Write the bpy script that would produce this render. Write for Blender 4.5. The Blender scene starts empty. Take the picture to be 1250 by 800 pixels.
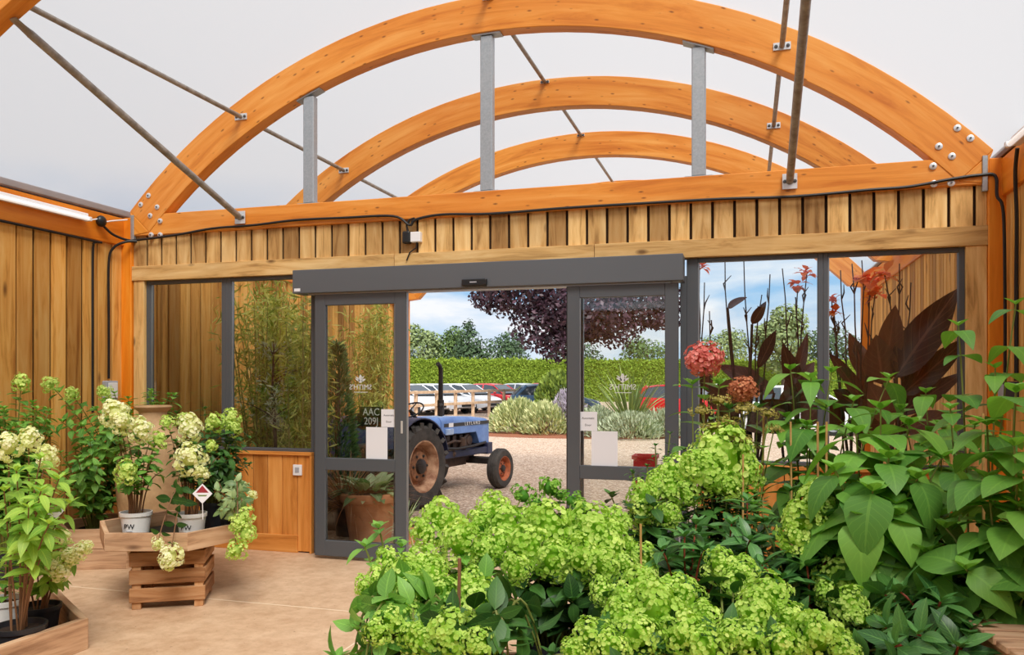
import bpy, math, random
import numpy as np
from mathutils import Vector, Matrix, Quaternion, noise as mnoise

R = random.Random(7)
SC = bpy.context.scene
COL = SC.collection
PI = math.pi

# ------------------------------------------------------------------ camera frame
YAW = math.atan2(287, 980)
CA, SA = math.cos(YAW), math.sin(YAW)
FOC, HOR, EYE = 980.0, 465.0, 1.6


def at(px, py, d):
    """world point seen at photo pixel (px,py) at depth d"""
    r = (px - 625) / FOC * d
    return Vector((r * CA - d * SA, r * SA + d * CA, EYE - (py - HOR) / FOC * d))


def depthY(px, Y):
    k = (px - 625) / FOC
    return Y / (k * SA + CA)


def atY(px, py, Y):
    return at(px, py, depthY(px, Y))


def atZ(px, py, z):
    return at(px, py, (EYE - z) * FOC / (py - HOR))


def lin(c):
    out = []
    for v in c[:3]:
        v = v / 255.0
        out.append(v / 12.92 if v <= 0.04045 else ((v + 0.055) / 1.055) ** 2.4)
    return (out[0], out[1], out[2], 1.0)


# ------------------------------------------------------------------ mesh builder
class MB:
    def __init__(s):
        s.v, s.uv, s.f, s.r, s.m, s.s = [], [], [], [], [], []

    def add(s, verts, faces, uv=None, rnd=0.5, mi=0, smooth=False):
        o = len(s.v)
        s.v.extend([tuple(p) for p in verts])
        s.uv.extend(uv if uv is not None else [(0.0, 0.0)] * len(verts))
        for f in faces:
            s.f.append(tuple(i + o for i in f))
            s.r.append(rnd)
            s.m.append(mi)
            s.s.append(smooth)

    def box(s, lo, hi, rnd=None, mi=0, M=None):
        if rnd is None:
            rnd = R.random()
        lo, hi = Vector(lo), Vector(hi)
        d = hi - lo
        ax = max(range(3), key=lambda i: abs(d[i]))
        o1, o2 = [i for i in range(3) if i != ax]
        vs, uv = [], []
        for x in (lo.x, hi.x):
            for y in (lo.y, hi.y):
                for z in (lo.z, hi.z):
                    p = Vector((x, y, z))
                    uv.append((p[ax] - lo[ax], (p[o1] - lo[o1]) + (p[o2] - lo[o2])))
                    vs.append(M @ p if M is not None else p)
        fs = [(0, 1, 3, 2), (4, 6, 7, 5), (0, 4, 5, 1), (2, 3, 7, 6), (0, 2, 6, 4), (1, 5, 7, 3)]
        s.add(vs, fs, uv, rnd, mi)

    def tube(s, pts, r, n=8, rnd=0.5, mi=0, caps=True, smooth=True, closed=False):
        pts = [Vector(p) for p in pts]
        m = len(pts)
        rs = r if isinstance(r, (list, tuple)) else [r] * m
        ref = None
        vs, uv = [], []
        L = 0.0
        for i, p in enumerate(pts):
            if closed:
                t = pts[(i + 1) % m] - pts[(i - 1) % m]
            else:
                t = pts[min(i + 1, m - 1)] - pts[max(i - 1, 0)]
            if t.length < 1e-9:
                t = Vector((0, 0, 1))
            t.normalize()
            if ref is None:
                ref = Vector((0, 0, 1)) if abs(t.z) < 0.9 else Vector((1, 0, 0))
            a = t.cross(ref)
            if a.length < 1e-6:
                a = t.orthogonal()
            a.normalize()
            b = t.cross(a).normalized()
            ref = -b if False else (a.cross(t)).normalized()
            if i:
                L += (p - pts[i - 1]).length
            for k in range(n):
                th = 2 * PI * k / n
                vs.append(p + (a * math.cos(th) + ref * math.sin(th)) * rs[i])
                uv.append((L, k / n))
        fs = []
        for i in range(m if closed else m - 1):
            j = (i + 1) % m
            for k in range(n):
                k2 = (k + 1) % n
                fs.append((i * n + k, i * n + k2, j * n + k2, j * n + k))
        s.add(vs, fs, uv, rnd, mi, smooth)
        if caps and not closed:
            o = len(s.v) - len(vs)
            s.f.append(tuple(o + k for k in range(n))[::-1]); s.r.append(rnd); s.m.append(mi); s.s.append(False)
            e = o + (m - 1) * n
            s.f.append(tuple(e + k for k in range(n))); s.r.append(rnd); s.m.append(mi); s.s.append(False)

    def lathe(s, prof, n=24, c=(0, 0, 0), rnd=0.5, mi=0, M=None, smooth=True, closed=False):
        """prof: list of (r,z) ; revolved about z through c"""
        c = Vector(c)
        vs, uv = [], []
        for (r, z) in prof:
            for k in range(n):
                th = 2 * PI * k / n
                p = Vector((r * math.cos(th), r * math.sin(th), z))
                p = (M @ p if M is not None else p) + c
                vs.append(p)
                uv.append((k / n * 6.28 * max(r, .01), z))
        fs = []
        m = len(prof)
        for i in range(m if closed else m - 1):
            j = (i + 1) % m
            for k in range(n):
                k2 = (k + 1) % n
                fs.append((i * n + k, i * n + k2, j * n + k2, j * n + k))
        s.add(vs, fs, uv, rnd, mi, smooth)

    def prism(s, poly, ext, rnd=0.5, mi=0, smooth=False):
        """poly: list of Vector (closed, planar); ext: extrusion Vector"""
        poly = [Vector(p) for p in poly]
        ext = Vector(ext)
        n = len(poly)
        vs = poly + [p + ext for p in poly]
        fs = [tuple(range(n))[::-1], tuple(range(n, 2 * n))]
        for i in range(n):
            j = (i + 1) % n
            fs.append((i, j, n + j, n + i))
        uv = [(p.x + p.y, p.z) for p in vs]
        s.add(vs, fs, uv, rnd, mi, smooth)

    def ball(s, c, r, seg=10, rings=7, rnd=0.5, mi=0, sc=(1, 1, 1)):
        prof = [(r * math.sin(PI * i / rings), -r * math.cos(PI * i / rings)) for i in range(rings + 1)]
        prof[0] = (1e-4, -r); prof[-1] = (1e-4, r)
        M = Matrix.Diagonal(Vector(sc)).to_3x3()
        s.lathe(prof, seg, c, rnd, mi, M)

    def build(s, name, mats, parent=None, loc=None, bevel=0.0, segs=1, recalc=False):
        me = bpy.data.meshes.new(name)
        me.from_pydata(s.v, [], s.f)
        if not isinstance(mats, (list, tuple)):
            mats = [mats]
        for m in mats:
            me.materials.append(m)
        nl = len(me.loops)
        li = np.empty(nl, dtype=np.int32)
        me.loops.foreach_get('vertex_index', li)
        uvl = me.uv_layers.new(name='UVMap')
        uva = np.array(s.uv, dtype=np.float32)
        if nl:
            uvl.data.foreach_set('uv', uva[li].ravel())
        at_ = me.attributes.new('rnd', 'FLOAT', 'FACE')
        at_.data.foreach_set('value', np.array(s.r, dtype=np.float32))
        me.polygons.foreach_set('material_index', np.array(s.m, dtype=np.int32))
        me.polygons.foreach_set('use_smooth', np.array(s.s, dtype=bool))
        me.update()
        if len(s.f) < 4000 and any(s.s):
            me.set_sharp_from_angle(angle=math.radians(42))
        return link(name, me, parent, loc, bevel, segs)


def link(name, me, parent=None, loc=None, bevel=0.0, segs=1):
    o = bpy.data.objects.new(name, me)
    COL.objects.link(o)
    if parent is not None:
        o.parent = parent
    if loc is not None:
        o.location = loc
    if bevel:
        b = o.modifiers.new('Bevel', 'BEVEL')
        b.width = bevel; b.segments = segs; b.limit_method = 'ANGLE'; b.angle_limit = math.radians(40)
    return o


def tag(o, label=None, cat=None, group=None, kind=None):
    if label: o['label'] = label
    if cat: o['category'] = cat
    if group: o['group'] = group
    if kind: o['kind'] = kind
    return o


def struct(o, label=None):
    o['kind'] = 'structure'
    if label: o['label'] = label
    return o


def thing(name, label, cat, loc=(0, 0, 0), rz=0.0, group=None):
    o = bpy.data.objects.new(name, None)
    o.empty_display_size = 0.1
    COL.objects.link(o)
    o.location = loc
    o.rotation_euler = (0, 0, rz)
    return tag(o, label, cat, group)


def kids(o):
    return [c for c in COL.objects if c.parent == o]


def copy_tree(o, parent=None):
    c = o.copy()
    COL.objects.link(c)
    if parent is not None:
        c.parent = parent
    for ch in kids(o):
        copy_tree(ch, c)
    return c


def text_mesh(name, body, size, mat, parent, M, ext=0.0006, mirror=False, align='CENTER'):
    cu = bpy.data.curves.new(name, 'FONT')
    cu.body = body; cu.size = size; cu.extrude = ext
    cu.align_x = align; cu.align_y = 'CENTER'
    cu.resolution_u = 3
    tmp = bpy.data.objects.new(name + '_c', cu)
    COL.objects.link(tmp)
    dg = bpy.context.evaluated_depsgraph_get()
    me = bpy.data.meshes.new_from_object(tmp.evaluated_get(dg))
    bpy.data.objects.remove(tmp)
    me.materials.clear(); me.materials.append(mat)
    S = Matrix.Scale(-1, 4, (1, 0, 0)) if mirror else Matrix.Identity(4)
    me.transform(M @ S)
    o = link(name, me, parent)
    return o


# text frame: local x,y in plane -> world;  facing -Y (towards the camera side)
def face_frame(p, xdir=(1, 0, 0), up=(0, 0, 1)):
    x = Vector(xdir).normalized(); u = Vector(up).normalized(); n = x.cross(u)
    return Matrix(((x.x, u.x, n.x, p[0]), (x.y, u.y, n.y, p[1]), (x.z, u.z, n.z, p[2]), (0, 0, 0, 1)))


# ------------------------------------------------------------------ materials
def newmat(name):
    m = bpy.data.materials.new(name)
    m.use_nodes = True
    nt = m.node_tree
    nt.nodes.clear()
    out = nt.nodes.new('ShaderNodeOutputMaterial')
    return m, nt, out


def N(nt, t, **kw):
    n = nt.nodes.new(t)
    for k, v in kw.items():
        if k in n.inputs:
            n.inputs[k].default_value = v
        else:
            setattr(n, k, v)
    return n


def L(nt, a, b):
    nt.links.new(a, b)


def ramp(nt, fac, stops):
    r = nt.nodes.new('ShaderNodeValToRGB')
    el = r.color_ramp.elements
    while len(el) < len(stops):
        el.new(0.5)
    for e, (p, c) in zip(el, stops):
        e.position = p
        e.color = c
    L(nt, fac, r.inputs[0])
    return r.outputs[0]


def mixc(nt, fac, a, b, mode='MIX'):
    n = nt.nodes.new('ShaderNodeMix')
    n.data_type = 'RGBA'; n.blend_type = mode
    for sock, v in ((n.inputs['Factor'], fac), (n.inputs[6], a), (n.inputs[7], b)):
        if hasattr(v, 'is_linked'):
            L(nt, v, sock)
        else:
            sock.default_value = v
    return n.outputs[2]


def mth(nt, op, a, b=None, clamp=False):
    n = nt.nodes.new('ShaderNodeMath')
    n.operation = op; n.use_clamp = clamp
    for i, v in enumerate((a, b)):
        if v is None: continue
        if hasattr(v, 'is_linked'): L(nt, v, n.inputs[i])
        else: n.inputs[i].default_value = v
    return n.outputs[0]


def plain(name, c, rough=0.6, metal=0.0, spec=0.5, var=0.0, vscale=6.0, bump=0.0, c2=None, emit=None, estr=1.0, coat=0.0):
    m, nt, out = newmat(name)
    p = N(nt, 'ShaderNodeBsdfPrincipled')
    p.inputs['Roughness'].default_value = rough
    p.inputs['Metallic'].default_value = metal
    p.inputs['Specular IOR Level'].default_value = spec
    p.inputs['Coat Weight'].default_value = coat
    col = lin(c)
    if c2 is not None or var or bump:
        tc = N(nt, 'ShaderNodeTexCoord')
        nz = N(nt, 'ShaderNodeTexNoise', Scale=vscale, Detail=6.0, Roughness=0.65)
        L(nt, tc.outputs['Object'], nz.inputs['Vector'])
        b = lin(c2) if c2 is not None else tuple(min(1, v * (1 - var)) for v in col[:3]) + (1,)
        cc = ramp(nt, nz.outputs['Fac'], [(0.35, b), (0.65, col)])
        L(nt, cc, p.inputs['Base Color'])
        if bump:
            bp = N(nt, 'ShaderNodeBump', Strength=bump, Distance=0.01)
            L(nt, nz.outputs['Fac'], bp.inputs['Height'])
            L(nt, bp.outputs[0], p.inputs['Normal'])
    else:
        p.inputs['Base Color'].default_value = col
    if emit is not None:
        p.inputs['Emission Color'].default_value = lin(emit)
        p.inputs['Emission Strength'].default_value = estr
    L(nt, p.outputs[0], out.inputs[0])
    return m


def wood(name, tones, su=1.3, sv=16.0, knots=0.5, rough=0.6, rndmix=0.6, lam=0.0, knotc=(70, 38, 16), spec=0.3, ku=3.0, kv=9.0, weather=None):
    """tones: (dark, mid, light) sRGB. Grain runs along UV.x."""
    m, nt, out = newmat(name)
    p = N(nt, 'ShaderNodeBsdfPrincipled', Roughness=rough)
    p.inputs['Specular IOR Level'].default_value = spec
    tc = N(nt, 'ShaderNodeTexCoord')
    rn = N(nt, 'ShaderNodeAttribute'); rn.attribute_name = 'rnd'
    off = N(nt, 'ShaderNodeVectorMath', operation='SCALE'); off.inputs['Scale'].default_value = 1.0
    cmb = N(nt, 'ShaderNodeCombineXYZ')
    L(nt, mth(nt, 'MULTIPLY', rn.outputs['Fac'], 53.0), cmb.inputs[0])
    L(nt, mth(nt, 'MULTIPLY', rn.outputs['Fac'], 31.0), cmb.inputs[1])
    L(nt, mth(nt, 'MULTIPLY', rn.outputs['Fac'], 17.0), cmb.inputs[2])
    add = N(nt, 'ShaderNodeVectorMath', operation='ADD')
    L(nt, tc.outputs['UV'], add.inputs[0]); L(nt, cmb.outputs[0], add.inputs[1])

    def mp(a, b):
        k = N(nt, 'ShaderNodeMapping')
        k.inputs['Scale'].default_value = (a, b, 1)
        L(nt, add.outputs[0], k.inputs['Vector'])
        return k.outputs[0]
    n1 = N(nt, 'ShaderNodeTexNoise', Scale=1.0, Detail=7.0, Roughness=0.62, Distortion=0.6)
    L(nt, mp(su, sv), n1.inputs['Vector'])
    d, mi, l = [lin(t) for t in tones]
    c = ramp(nt, n1.outputs['Fac'], [(0.3, d), (0.48, mi), (0.68, l)])
    # broad blotches along the board
    n3 = N(nt, 'ShaderNodeTexNoise', Scale=1.0, Detail=3.0)
    L(nt, mp(su * 0.9, sv * 0.22), n3.inputs['Vector'])
    c = mixc(nt, mth(nt, 'MULTIPLY', n3.outputs['Fac'], 0.5), c, mixc(nt, 1.0, c, d, 'MULTIPLY'))
    # per board tint
    tint = ramp(nt, rn.outputs['Fac'], [(0.0, (0.50, 0.43, 0.37, 1)), (0.3, (0.82, 0.78, 0.73, 1)), (0.6, (1.0, 1.0, 1.0, 1)), (1.0, (1.18, 1.17, 1.12, 1))])
    c = mixc(nt, rndmix, c, mixc(nt, 1.0, c, tint, 'MULTIPLY'))
    if knots > 0:
        vo = N(nt, 'ShaderNodeTexVoronoi', Scale=1.0, Randomness=1.0)
        L(nt, mp(ku, kv), vo.inputs['Vector'])
        sep = N(nt, 'ShaderNodeSeparateColor')
        L(nt, vo.outputs['Color'], sep.inputs[0])
        on = mth(nt, 'GREATER_THAN', sep.outputs[0], 1.0 - knots)
        kf = mth(nt, 'MULTIPLY', on, ramp(nt, vo.outputs['Distance'], [(0.07, (1, 1, 1, 1)), (0.22, (0, 0, 0, 1))]))
        c = mixc(nt, mth(nt, 'MULTIPLY', kf, 0.8), c, lin(knotc))
    if lam:
        sx = N(nt, 'ShaderNodeSeparateXYZ'); L(nt, tc.outputs['UV'], sx.inputs[0])
        fr = mth(nt, 'FRACT', mth(nt, 'MULTIPLY', sx.outputs[1], 1.0 / lam))
        ln = mth(nt, 'LESS_THAN', fr, 0.05)
        c = mixc(nt, mth(nt, 'MULTIPLY', ln, 0.25), c, d)
    L(nt, c, p.inputs['Base Color'])
    bp = N(nt, 'ShaderNodeBump', Strength=0.25, Distance=0.004)
    L(nt, n1.outputs['Fac'], bp.inputs['Height']); L(nt, bp.outputs[0], p.inputs['Normal'])
    L(nt, p.outputs[0], out.inputs[0])
    return m


def leafmat(name, c1, c2, vein=0.35, trans=0.35, rough=0.45, tcol=None, veinc=None, spec=0.4):
    m, nt, out = newmat(name)
    rn = N(nt, 'ShaderNodeAttribute'); rn.attribute_name = 'rnd'
    c = ramp(nt, rn.outputs['Fac'], [(0.0, lin(c1)), (1.0, lin(c2))])
    if vein:
        tc = N(nt, 'ShaderNodeTexCoord')
        sx = N(nt, 'ShaderNodeSeparateXYZ'); L(nt, tc.outputs['UV'], sx.inputs[0])
        av = mth(nt, 'ABSOLUTE', sx.outputs[1])
        mid = mth(nt, 'LESS_THAN', av, 0.07)
        w = mth(nt, 'FRACT', mth(nt, 'SUBTRACT', mth(nt, 'MULTIPLY', sx.outputs[0], 8.0), mth(nt, 'MULTIPLY', av, 2.2)))
        sv_ = mth(nt, 'LESS_THAN', w, 0.12)
        vf = mth(nt, 'MULTIPLY', mth(nt, 'MAXIMUM', mid, mth(nt, 'MULTIPLY', sv_, 0.6)), vein)
        vc = lin(veinc) if veinc else None
        if vc is None:
            b = lin(c2); vc = (min(1, b[0] * 1.9 + .02), min(1, b[1] * 1.7 + .03), min(1, b[2] * 1.6 + .01), 1)
        c = mixc(nt, vf, c, vc)
    p = N(nt, 'ShaderNodeBsdfPrincipled', Roughness=rough)
    p.inputs['Specular IOR Level'].default_value = spec
    L(nt, c, p.inputs['Base Color'])
    t = N(nt, 'ShaderNodeBsdfTranslucent')
    L(nt, mixc(nt, 1.0, c, lin(tcol) if tcol else (1.25, 1.35, 0.7, 1), 'MULTIPLY'), t.inputs['Color'])
    mx = N(nt, 'ShaderNodeMixShader'); mx.inputs[0].default_value = trans
    L(nt, p.outputs[0], mx.inputs[1]); L(nt, t.outputs[0], mx.inputs[2])
    L(nt, mx.outputs[0], out.inputs[0])
    return m


def glassmat(name, tint=(1, 1, 1, 1), refl=1.0):
    m, nt, out = newmat(name)
    fr = N(nt, 'ShaderNodeFresnel', IOR=1.45)
    tr = N(nt, 'ShaderNodeBsdfTransparent'); tr.inputs[0].default_value = tint
    gl = N(nt, 'ShaderNodeBsdfGlossy', Roughness=0.0)
    gl.inputs['Color'].default_value = (1, 1, 1, 1)
    mx = N(nt, 'ShaderNodeMixShader')
    L(nt, mth(nt, 'MULTIPLY', fr.outputs[0], refl), mx.inputs[0])
    L(nt, tr.outputs[0], mx.inputs[1]); L(nt, gl.outputs[0], mx.inputs[2])
    L(nt, mx.outputs[0], out.inputs[0])
    return m
MT = {}
MT['arch'] = wood('glulam_orange', ((206, 122, 34), (236, 158, 60), (247, 182, 92)), su=0.9, sv=10, knots=0.42, ku=8, kv=22, rough=0.42, rndmix=0.25, lam=0.05, knotc=(110, 55, 16), spec=0.4)
MT['plate'] = wood('stained_beam', ((220, 128, 24), (242, 152, 38), (250, 172, 60)), su=0.8, sv=9, knots=0.1, rough=0.4, rndmix=0.2, spec=0.4)
MT['board'] = wood('treated_board', ((164, 124, 70), (228, 188, 122), (248, 218, 158)), su=1.6, sv=14, knots=0.30, ku=3.5, kv=8, rough=0.75, rndmix=0.95, knotc=(86, 52, 24))
MT['gold'] = wood('golden_board', ((182, 122, 50), (238, 182, 94), (250, 208, 130)), su=1.2, sv=15, knots=0.28, ku=2.6, kv=8, rough=0.7, rndmix=0.9, knotc=(96, 54, 22))
MT['lowpanel'] = wood('orange_board', ((182, 112, 44), (224, 154, 74), (238, 176, 98)), su=1.2, sv=12, knots=0.2, rough=0.6, rndmix=0.7)
MT['crate'] = wood('rough_sawn_crate', ((142, 98, 62), (200, 150, 104), (224, 184, 140)), su=2.0, sv=18, knots=0.2, rough=0.85, rndmix=0.9, knotc=(70, 44, 26))
MT['tray'] = wood('tray_timber', ((158, 122, 92), (212, 174, 138), (232, 202, 168)), su=1.8, sv=18, knots=0.2, rough=0.8, rndmix=0.6, knotc=(84, 54, 34))
MT['stake'] = plain('bamboo_cane', (206, 168, 104), 0.6, c2=(170, 128, 70), vscale=12)
MT['dark'] = plain('board_backing', (58, 38, 20), 0.9)
MT['frame'] = plain('anthracite_frame', (84, 88, 93), 0.42, spec=0.4)
MT['frameedge'] = plain('brushed_edge', (150, 155, 160), 0.35, metal=0.6)
MT['oper'] = plain('operator_cover', (92, 96, 101), 0.45, spec=0.4)
MT['black'] = plain('black_plastic', (20, 20, 22), 0.4)
MT['cable'] = plain('black_cable', (22, 20, 20), 0.5)
MT['galv'] = plain('galvanised_steel', (178, 184, 188), 0.42, metal=0.55, c2=(160, 168, 173), vscale=60)
MT['tube'] = plain('weathered_steel_tube', (168, 164, 156), 0.45, metal=0.15, c2=(126, 120, 112), vscale=14)
MT['bolt'] = plain('washer_steel', (216, 218, 220), 0.35, metal=0.4)
MT['boltdark'] = plain('bolt_head', (96, 98, 100), 0.4, metal=0.6)
MT['white'] = plain('white_plastic', (236, 238, 240), 0.4)
MT['grey'] = plain('grey_plastic', (168, 170, 178), 0.5)
MT['paper'] = plain('paper', (232, 234, 240), 0.8)
MT['ink'] = plain('ink', (30, 30, 34), 0.8)
MT['vinyl'] = plain('white_vinyl', (214, 218, 216), 0.6)
MT['lamp'] = plain('fluorescent_tube', (240, 242, 246), 0.3, emit=(255, 252, 248), estr=0.5)
MT['gutter'] = plain('gutter_brown', (122, 92, 74), 0.5, c2=(96, 70, 56), vscale=9)
MT['glass'] = glassmat('window_glass', (0.97, 0.985, 0.98, 1), 0.85)

# translucent roof membrane
m, nt, out = newmat('roof_membrane')
tl = N(nt, 'ShaderNodeBsdfTranslucent'); tl.inputs[0].default_value = (0.40, 0.40, 0.41, 1)
df = N(nt, 'ShaderNodeBsdfDiffuse'); df.inputs[0].default_value = (0.8, 0.8, 0.82, 1)
tr = N(nt, 'ShaderNodeBsdfTransparent')
mx = N(nt, 'ShaderNodeMixShader'); mx.inputs[0].default_value = 0.25
L(nt, tl.outputs[0], mx.inputs[1]); L(nt, df.outputs[0], mx.inputs[2])
mx2 = N(nt, 'ShaderNodeMixShader'); mx2.inputs[0].default_value = 0.5
L(nt, mx.outputs[0], mx2.inputs[1]); L(nt, tr.outputs[0], mx2.inputs[2]); L(nt, mx2.outputs[0], out.inputs[0])
MT['membrane'] = m

# sandy concrete floor
m, nt, out = newmat('concrete_floor')
p = N(nt, 'ShaderNodeBsdfPrincipled', Roughness=0.62); p.inputs['Specular IOR Level'].default_value = 0.35
tc = N(nt, 'ShaderNodeTexCoord')
n1 = N(nt, 'ShaderNodeTexNoise', Scale=0.9, Detail=6.0, Roughness=0.6, Distortion=0.4)
n2 = N(nt, 'ShaderNodeTexNoise', Scale=9.0, Detail=8.0, Roughness=0.7)
n3 = N(nt, 'ShaderNodeTexNoise', Scale=45.0, Detail=4.0)
for n_ in (n1, n2, n3): L(nt, tc.outputs['Object'], n_.inputs['Vector'])
c = ramp(nt, n1.outputs['Fac'], [(0.34, lin((192, 154, 118))), (0.55, lin((216, 184, 150))), (0.72, lin((228, 200, 170)))])
c = mixc(nt, 0.35, c, ramp(nt, n2.outputs['Fac'], [(0.35, lin((168, 130, 96))), (0.6, lin((226, 196, 164)))]))
c = mixc(nt, 1.0, c, ramp(nt, n3.outputs['Fac'], [(0.27, (0.6, 0.55, 0.5, 1)), (0.34, (1, 1, 1, 1))]), 'MULTIPLY')
L(nt, c, p.inputs['Base Color'])
bp = N(nt, 'ShaderNodeBump', Strength=0.15, Distance=0.004); L(nt, n2.outputs['Fac'], bp.inputs['Height']); L(nt, bp.outputs[0], p.inputs['Normal'])
L(nt, p.outputs[0], out.inputs[0])
MT['floor'] = m

# gravel
m, nt, out = newmat('pink_gravel')
p = N(nt, 'ShaderNodeBsdfPrincipled', Roughness=0.9); p.inputs['Specular IOR Level'].default_value = 0.2
tc = N(nt, 'ShaderNodeTexCoord')
v1 = N(nt, 'ShaderNodeTexVoronoi', Scale=34.0); v2 = N(nt, 'ShaderNodeTexVoronoi', Scale=9.0)
n1 = N(nt, 'ShaderNodeTexNoise', Scale=0.5, Detail=5.0)
for n_ in (v1, v2, n1): L(nt, tc.outputs['Object'], n_.inputs['Vector'])
sp = N(nt, 'ShaderNodeSeparateColor'); L(nt, v1.outputs['Color'], sp.inputs[0])
c = ramp(nt, sp.outputs[0], [(0.0, lin((132, 114, 104))), (0.4, lin((184, 162, 146))), (0.75, lin((214, 194, 176))), (1.0, lin((244, 232, 218)))])
c = mixc(nt, mth(nt, 'MULTIPLY', n1.outputs['Fac'], 0.5), c, lin((214, 180, 150)))
c = mixc(nt, 1.0, c, ramp(nt, v1.outputs['Distance'], [(0.35, (1, 1, 1, 1)), (0.75, (0.72, 0.7, 0.68, 1))]), 'MULTIPLY')
L(nt, c, p.inputs['Base Color'])
bp = N(nt, 'ShaderNodeBump', Strength=0.7, Distance=0.02); bp.invert = True
L(nt, v1.outputs['Distance'], bp.inputs['Height']); L(nt, bp.outputs[0], p.inputs['Normal'])
L(nt, p.outputs[0], out.inputs[0])
MT['gravel'] = m
# ================================================================== THE SETTING
XL, XR = -5.98, 1.80          # inner faces of the long side walls
XC = -2.08                    # centre line of the vault
YF = 6.60                     # inner face of the glazed front
YB = -6.0                     # rear end of the hall
YA = [3.97, 6.58, 8.60, 10.60, 13.3]   # the arches (front faces)
RO, RI, ZC = 5.20, 4.885, -0.27          # arch radii and centre height
ARCH_T = 0.14

b = MB(); b.box((XL - 0.3, YB - 0.3, -0.2), (XR + 0.3, YF + 0.12, 0.0))
struct(b.build('floor', MT['floor']), 'sandy concrete floor of the hall')
# saw-cut joints in the slab
b = MB()
M = None
b.box((XL, 5.02, -0.002), (XR, 5.032, 0.0012)); b.box((XL, 2.0, -0.002), (XR, 2.012, 0.0012))
b.box((-2.3, YB, -0.002), (-2.288, YF - 0.2, 0.0012))
struct(b.build('trim_1', plain('joint_filler', (232, 212, 184), 0.8)), 'pale joint lines in the concrete floor')

b = MB(); b.box((-120, YF + 0.12, -0.3), (120, 190, -0.02))
struct(b.build('ground', MT['gravel']), 'pinkish gravel yard outside the doors')
b = MB(); b.box((-2.15, YF + 0.12, -0.1), (XR, YF + 1.9, -0.004))
struct(b.build('path', plain('pale_paving', (196, 190, 180), 0.8, c2=(170, 164, 154), vscale=3)), 'pale paving slab outside the right door leaf')


def clad_x(mb, x, y0, y1, z0, z1, inward, pitch=0.178, seed=1):
    """vertical board-on-board cladding on a wall of constant x; inward=+1 means the visible face looks to +x"""
    rr = random.Random(seed)
    y = y0
    while y < y1 - 0.02:
        w = min(pitch - 0.020 + rr.uniform(-.006, .006), y1 - y)
        a, c = (x - 0.022, x) if inward > 0 else (x, x + 0.022)
        mb.box((a, y, z0), (c, y + w, z1), rnd=rr.random())
        y += pitch


for nm, x, inw in (('wall_left', XL, 1), ('wall_right', XR, -1)):
    b = MB(); clad_x(b, x, YB, YF + 0.02, 0, 2.945, inw, seed=4)
    bk = (x - 0.12, x - 0.030) if inw > 0 else (x + 0.030, x + 0.12)
    b.box((bk[0], YB, 0), (bk[1], YF + .13, 2.95), mi=1)
    o = struct(b.build(nm, [MT['gold'], MT['dark']], bevel=0.003), 'golden vertical board wall of the hall, %s side' % nm[5:])
for nm, x, inw in (('wall_porch_left', XL, 1), ('wall_porch_right', XR, -1)):
    b = MB(); clad_x(b, x, YF + 0.14, YA[4] + 0.1, -0.02, 2.945, inw, pitch=0.15 if inw < 0 else 0.178, seed=9)
    bk = (x - 0.12, x - 0.030) if inw > 0 else (x + 0.030, x + 0.12)
    b.box((bk[0], YF + .12, -0.02), (bk[1], YA[4] + 0.12, 2.95), mi=1)
    struct(b.build(nm, [MT['gold'], MT['dark']], bevel=0.003), 'vertical board wall of the outside porch, %s side' % nm[11:])

b = MB(); b.box((XL - 0.1, YB - 0.15, 0), (XR + 0.1, YB, 3.3)); struct(b.build('wall_back', MT['gold']), 'timber rear wall of the hall')

# eaves beams, gutters along both sides
for nm, x, sgn in (('left', XL, 1), ('right', XR, -1)):
    b = MB(); xs = sorted((x - sgn * 0.10, x + sgn * 0.03))
    b.box((xs[0], YB, 2.94), (xs[1], YF + 0.02, 3.215))
    struct(b.build('beam_' + nm, MT['plate'], bevel=0.006), 'orange stained eaves beam on the %s wall' % nm)
    b = MB(); b.box((xs[0], YF + 0.14, 2.94), (xs[1], YA[4] + .14, 3.215))
    struct(b.build('beam_porch_' + nm, MT['plate'], bevel=0.006), 'orange stained eaves beam of the porch, %s side' % nm)
    b = MB(); xs = sorted((x - sgn * 0.14, x + sgn * 0.035))
    b.box((xs[0], YB, 3.225), (xs[1], YA[4] + .16, 3.262)); xs = sorted((x - sgn * 0.14, x + sgn * 0.02))
    b.box((xs[0], YB, 3.262), (xs[1], YA[4] + .16, 3.30))
    struct(b.build('trim_gutter_' + nm, MT['gutter'], bevel=0.004), 'brown gutter profile over the %s eaves beam' % nm)
    # columns that carry the arches
    for i, y in enumerate(YA):
        if i in (2, 3): continue
        b = MB(); xs = sorted((x - sgn * .03, x + sgn * 0.115))
        b.box((xs[0], y, 0 if i < 2 else -.02), (xs[1], y + 0.15, 3.22))
        struct(b.build('column', MT['plate'], bevel=0.006), 'orange stained column on the %s side under arch %s' % (nm, ('over the hall', 'over the glazed front', 'first in the porch', 'second in the porch', 'at the porch mouth')[i]))

# roof membrane
b = MB()
RM = RO + 0.022
th0 = math.asin((XC - XL + 0.06) / RM)
n = 48
ys = [YB, -3, 0, 2] + YA + [YA[4] + 0.2]
ys = sorted(ys)
vs, fs, uv = [], [], []
for y in ys:
    for k in range(n + 1):
        t = -th0 + 2 * th0 * k / n
        vs.append((XC + RM * math.sin(t), y, ZC + RM * math.cos(t))); uv.append((t, y))
for i in range(len(ys) - 1):
    for k in range(n):
        fs.append((i * (n + 1) + k, i * (n + 1) + k + 1, (i + 1) * (n + 1) + k + 1, (i + 1) * (n + 1) + k))
b.add(vs, fs, uv, smooth=True)
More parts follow.
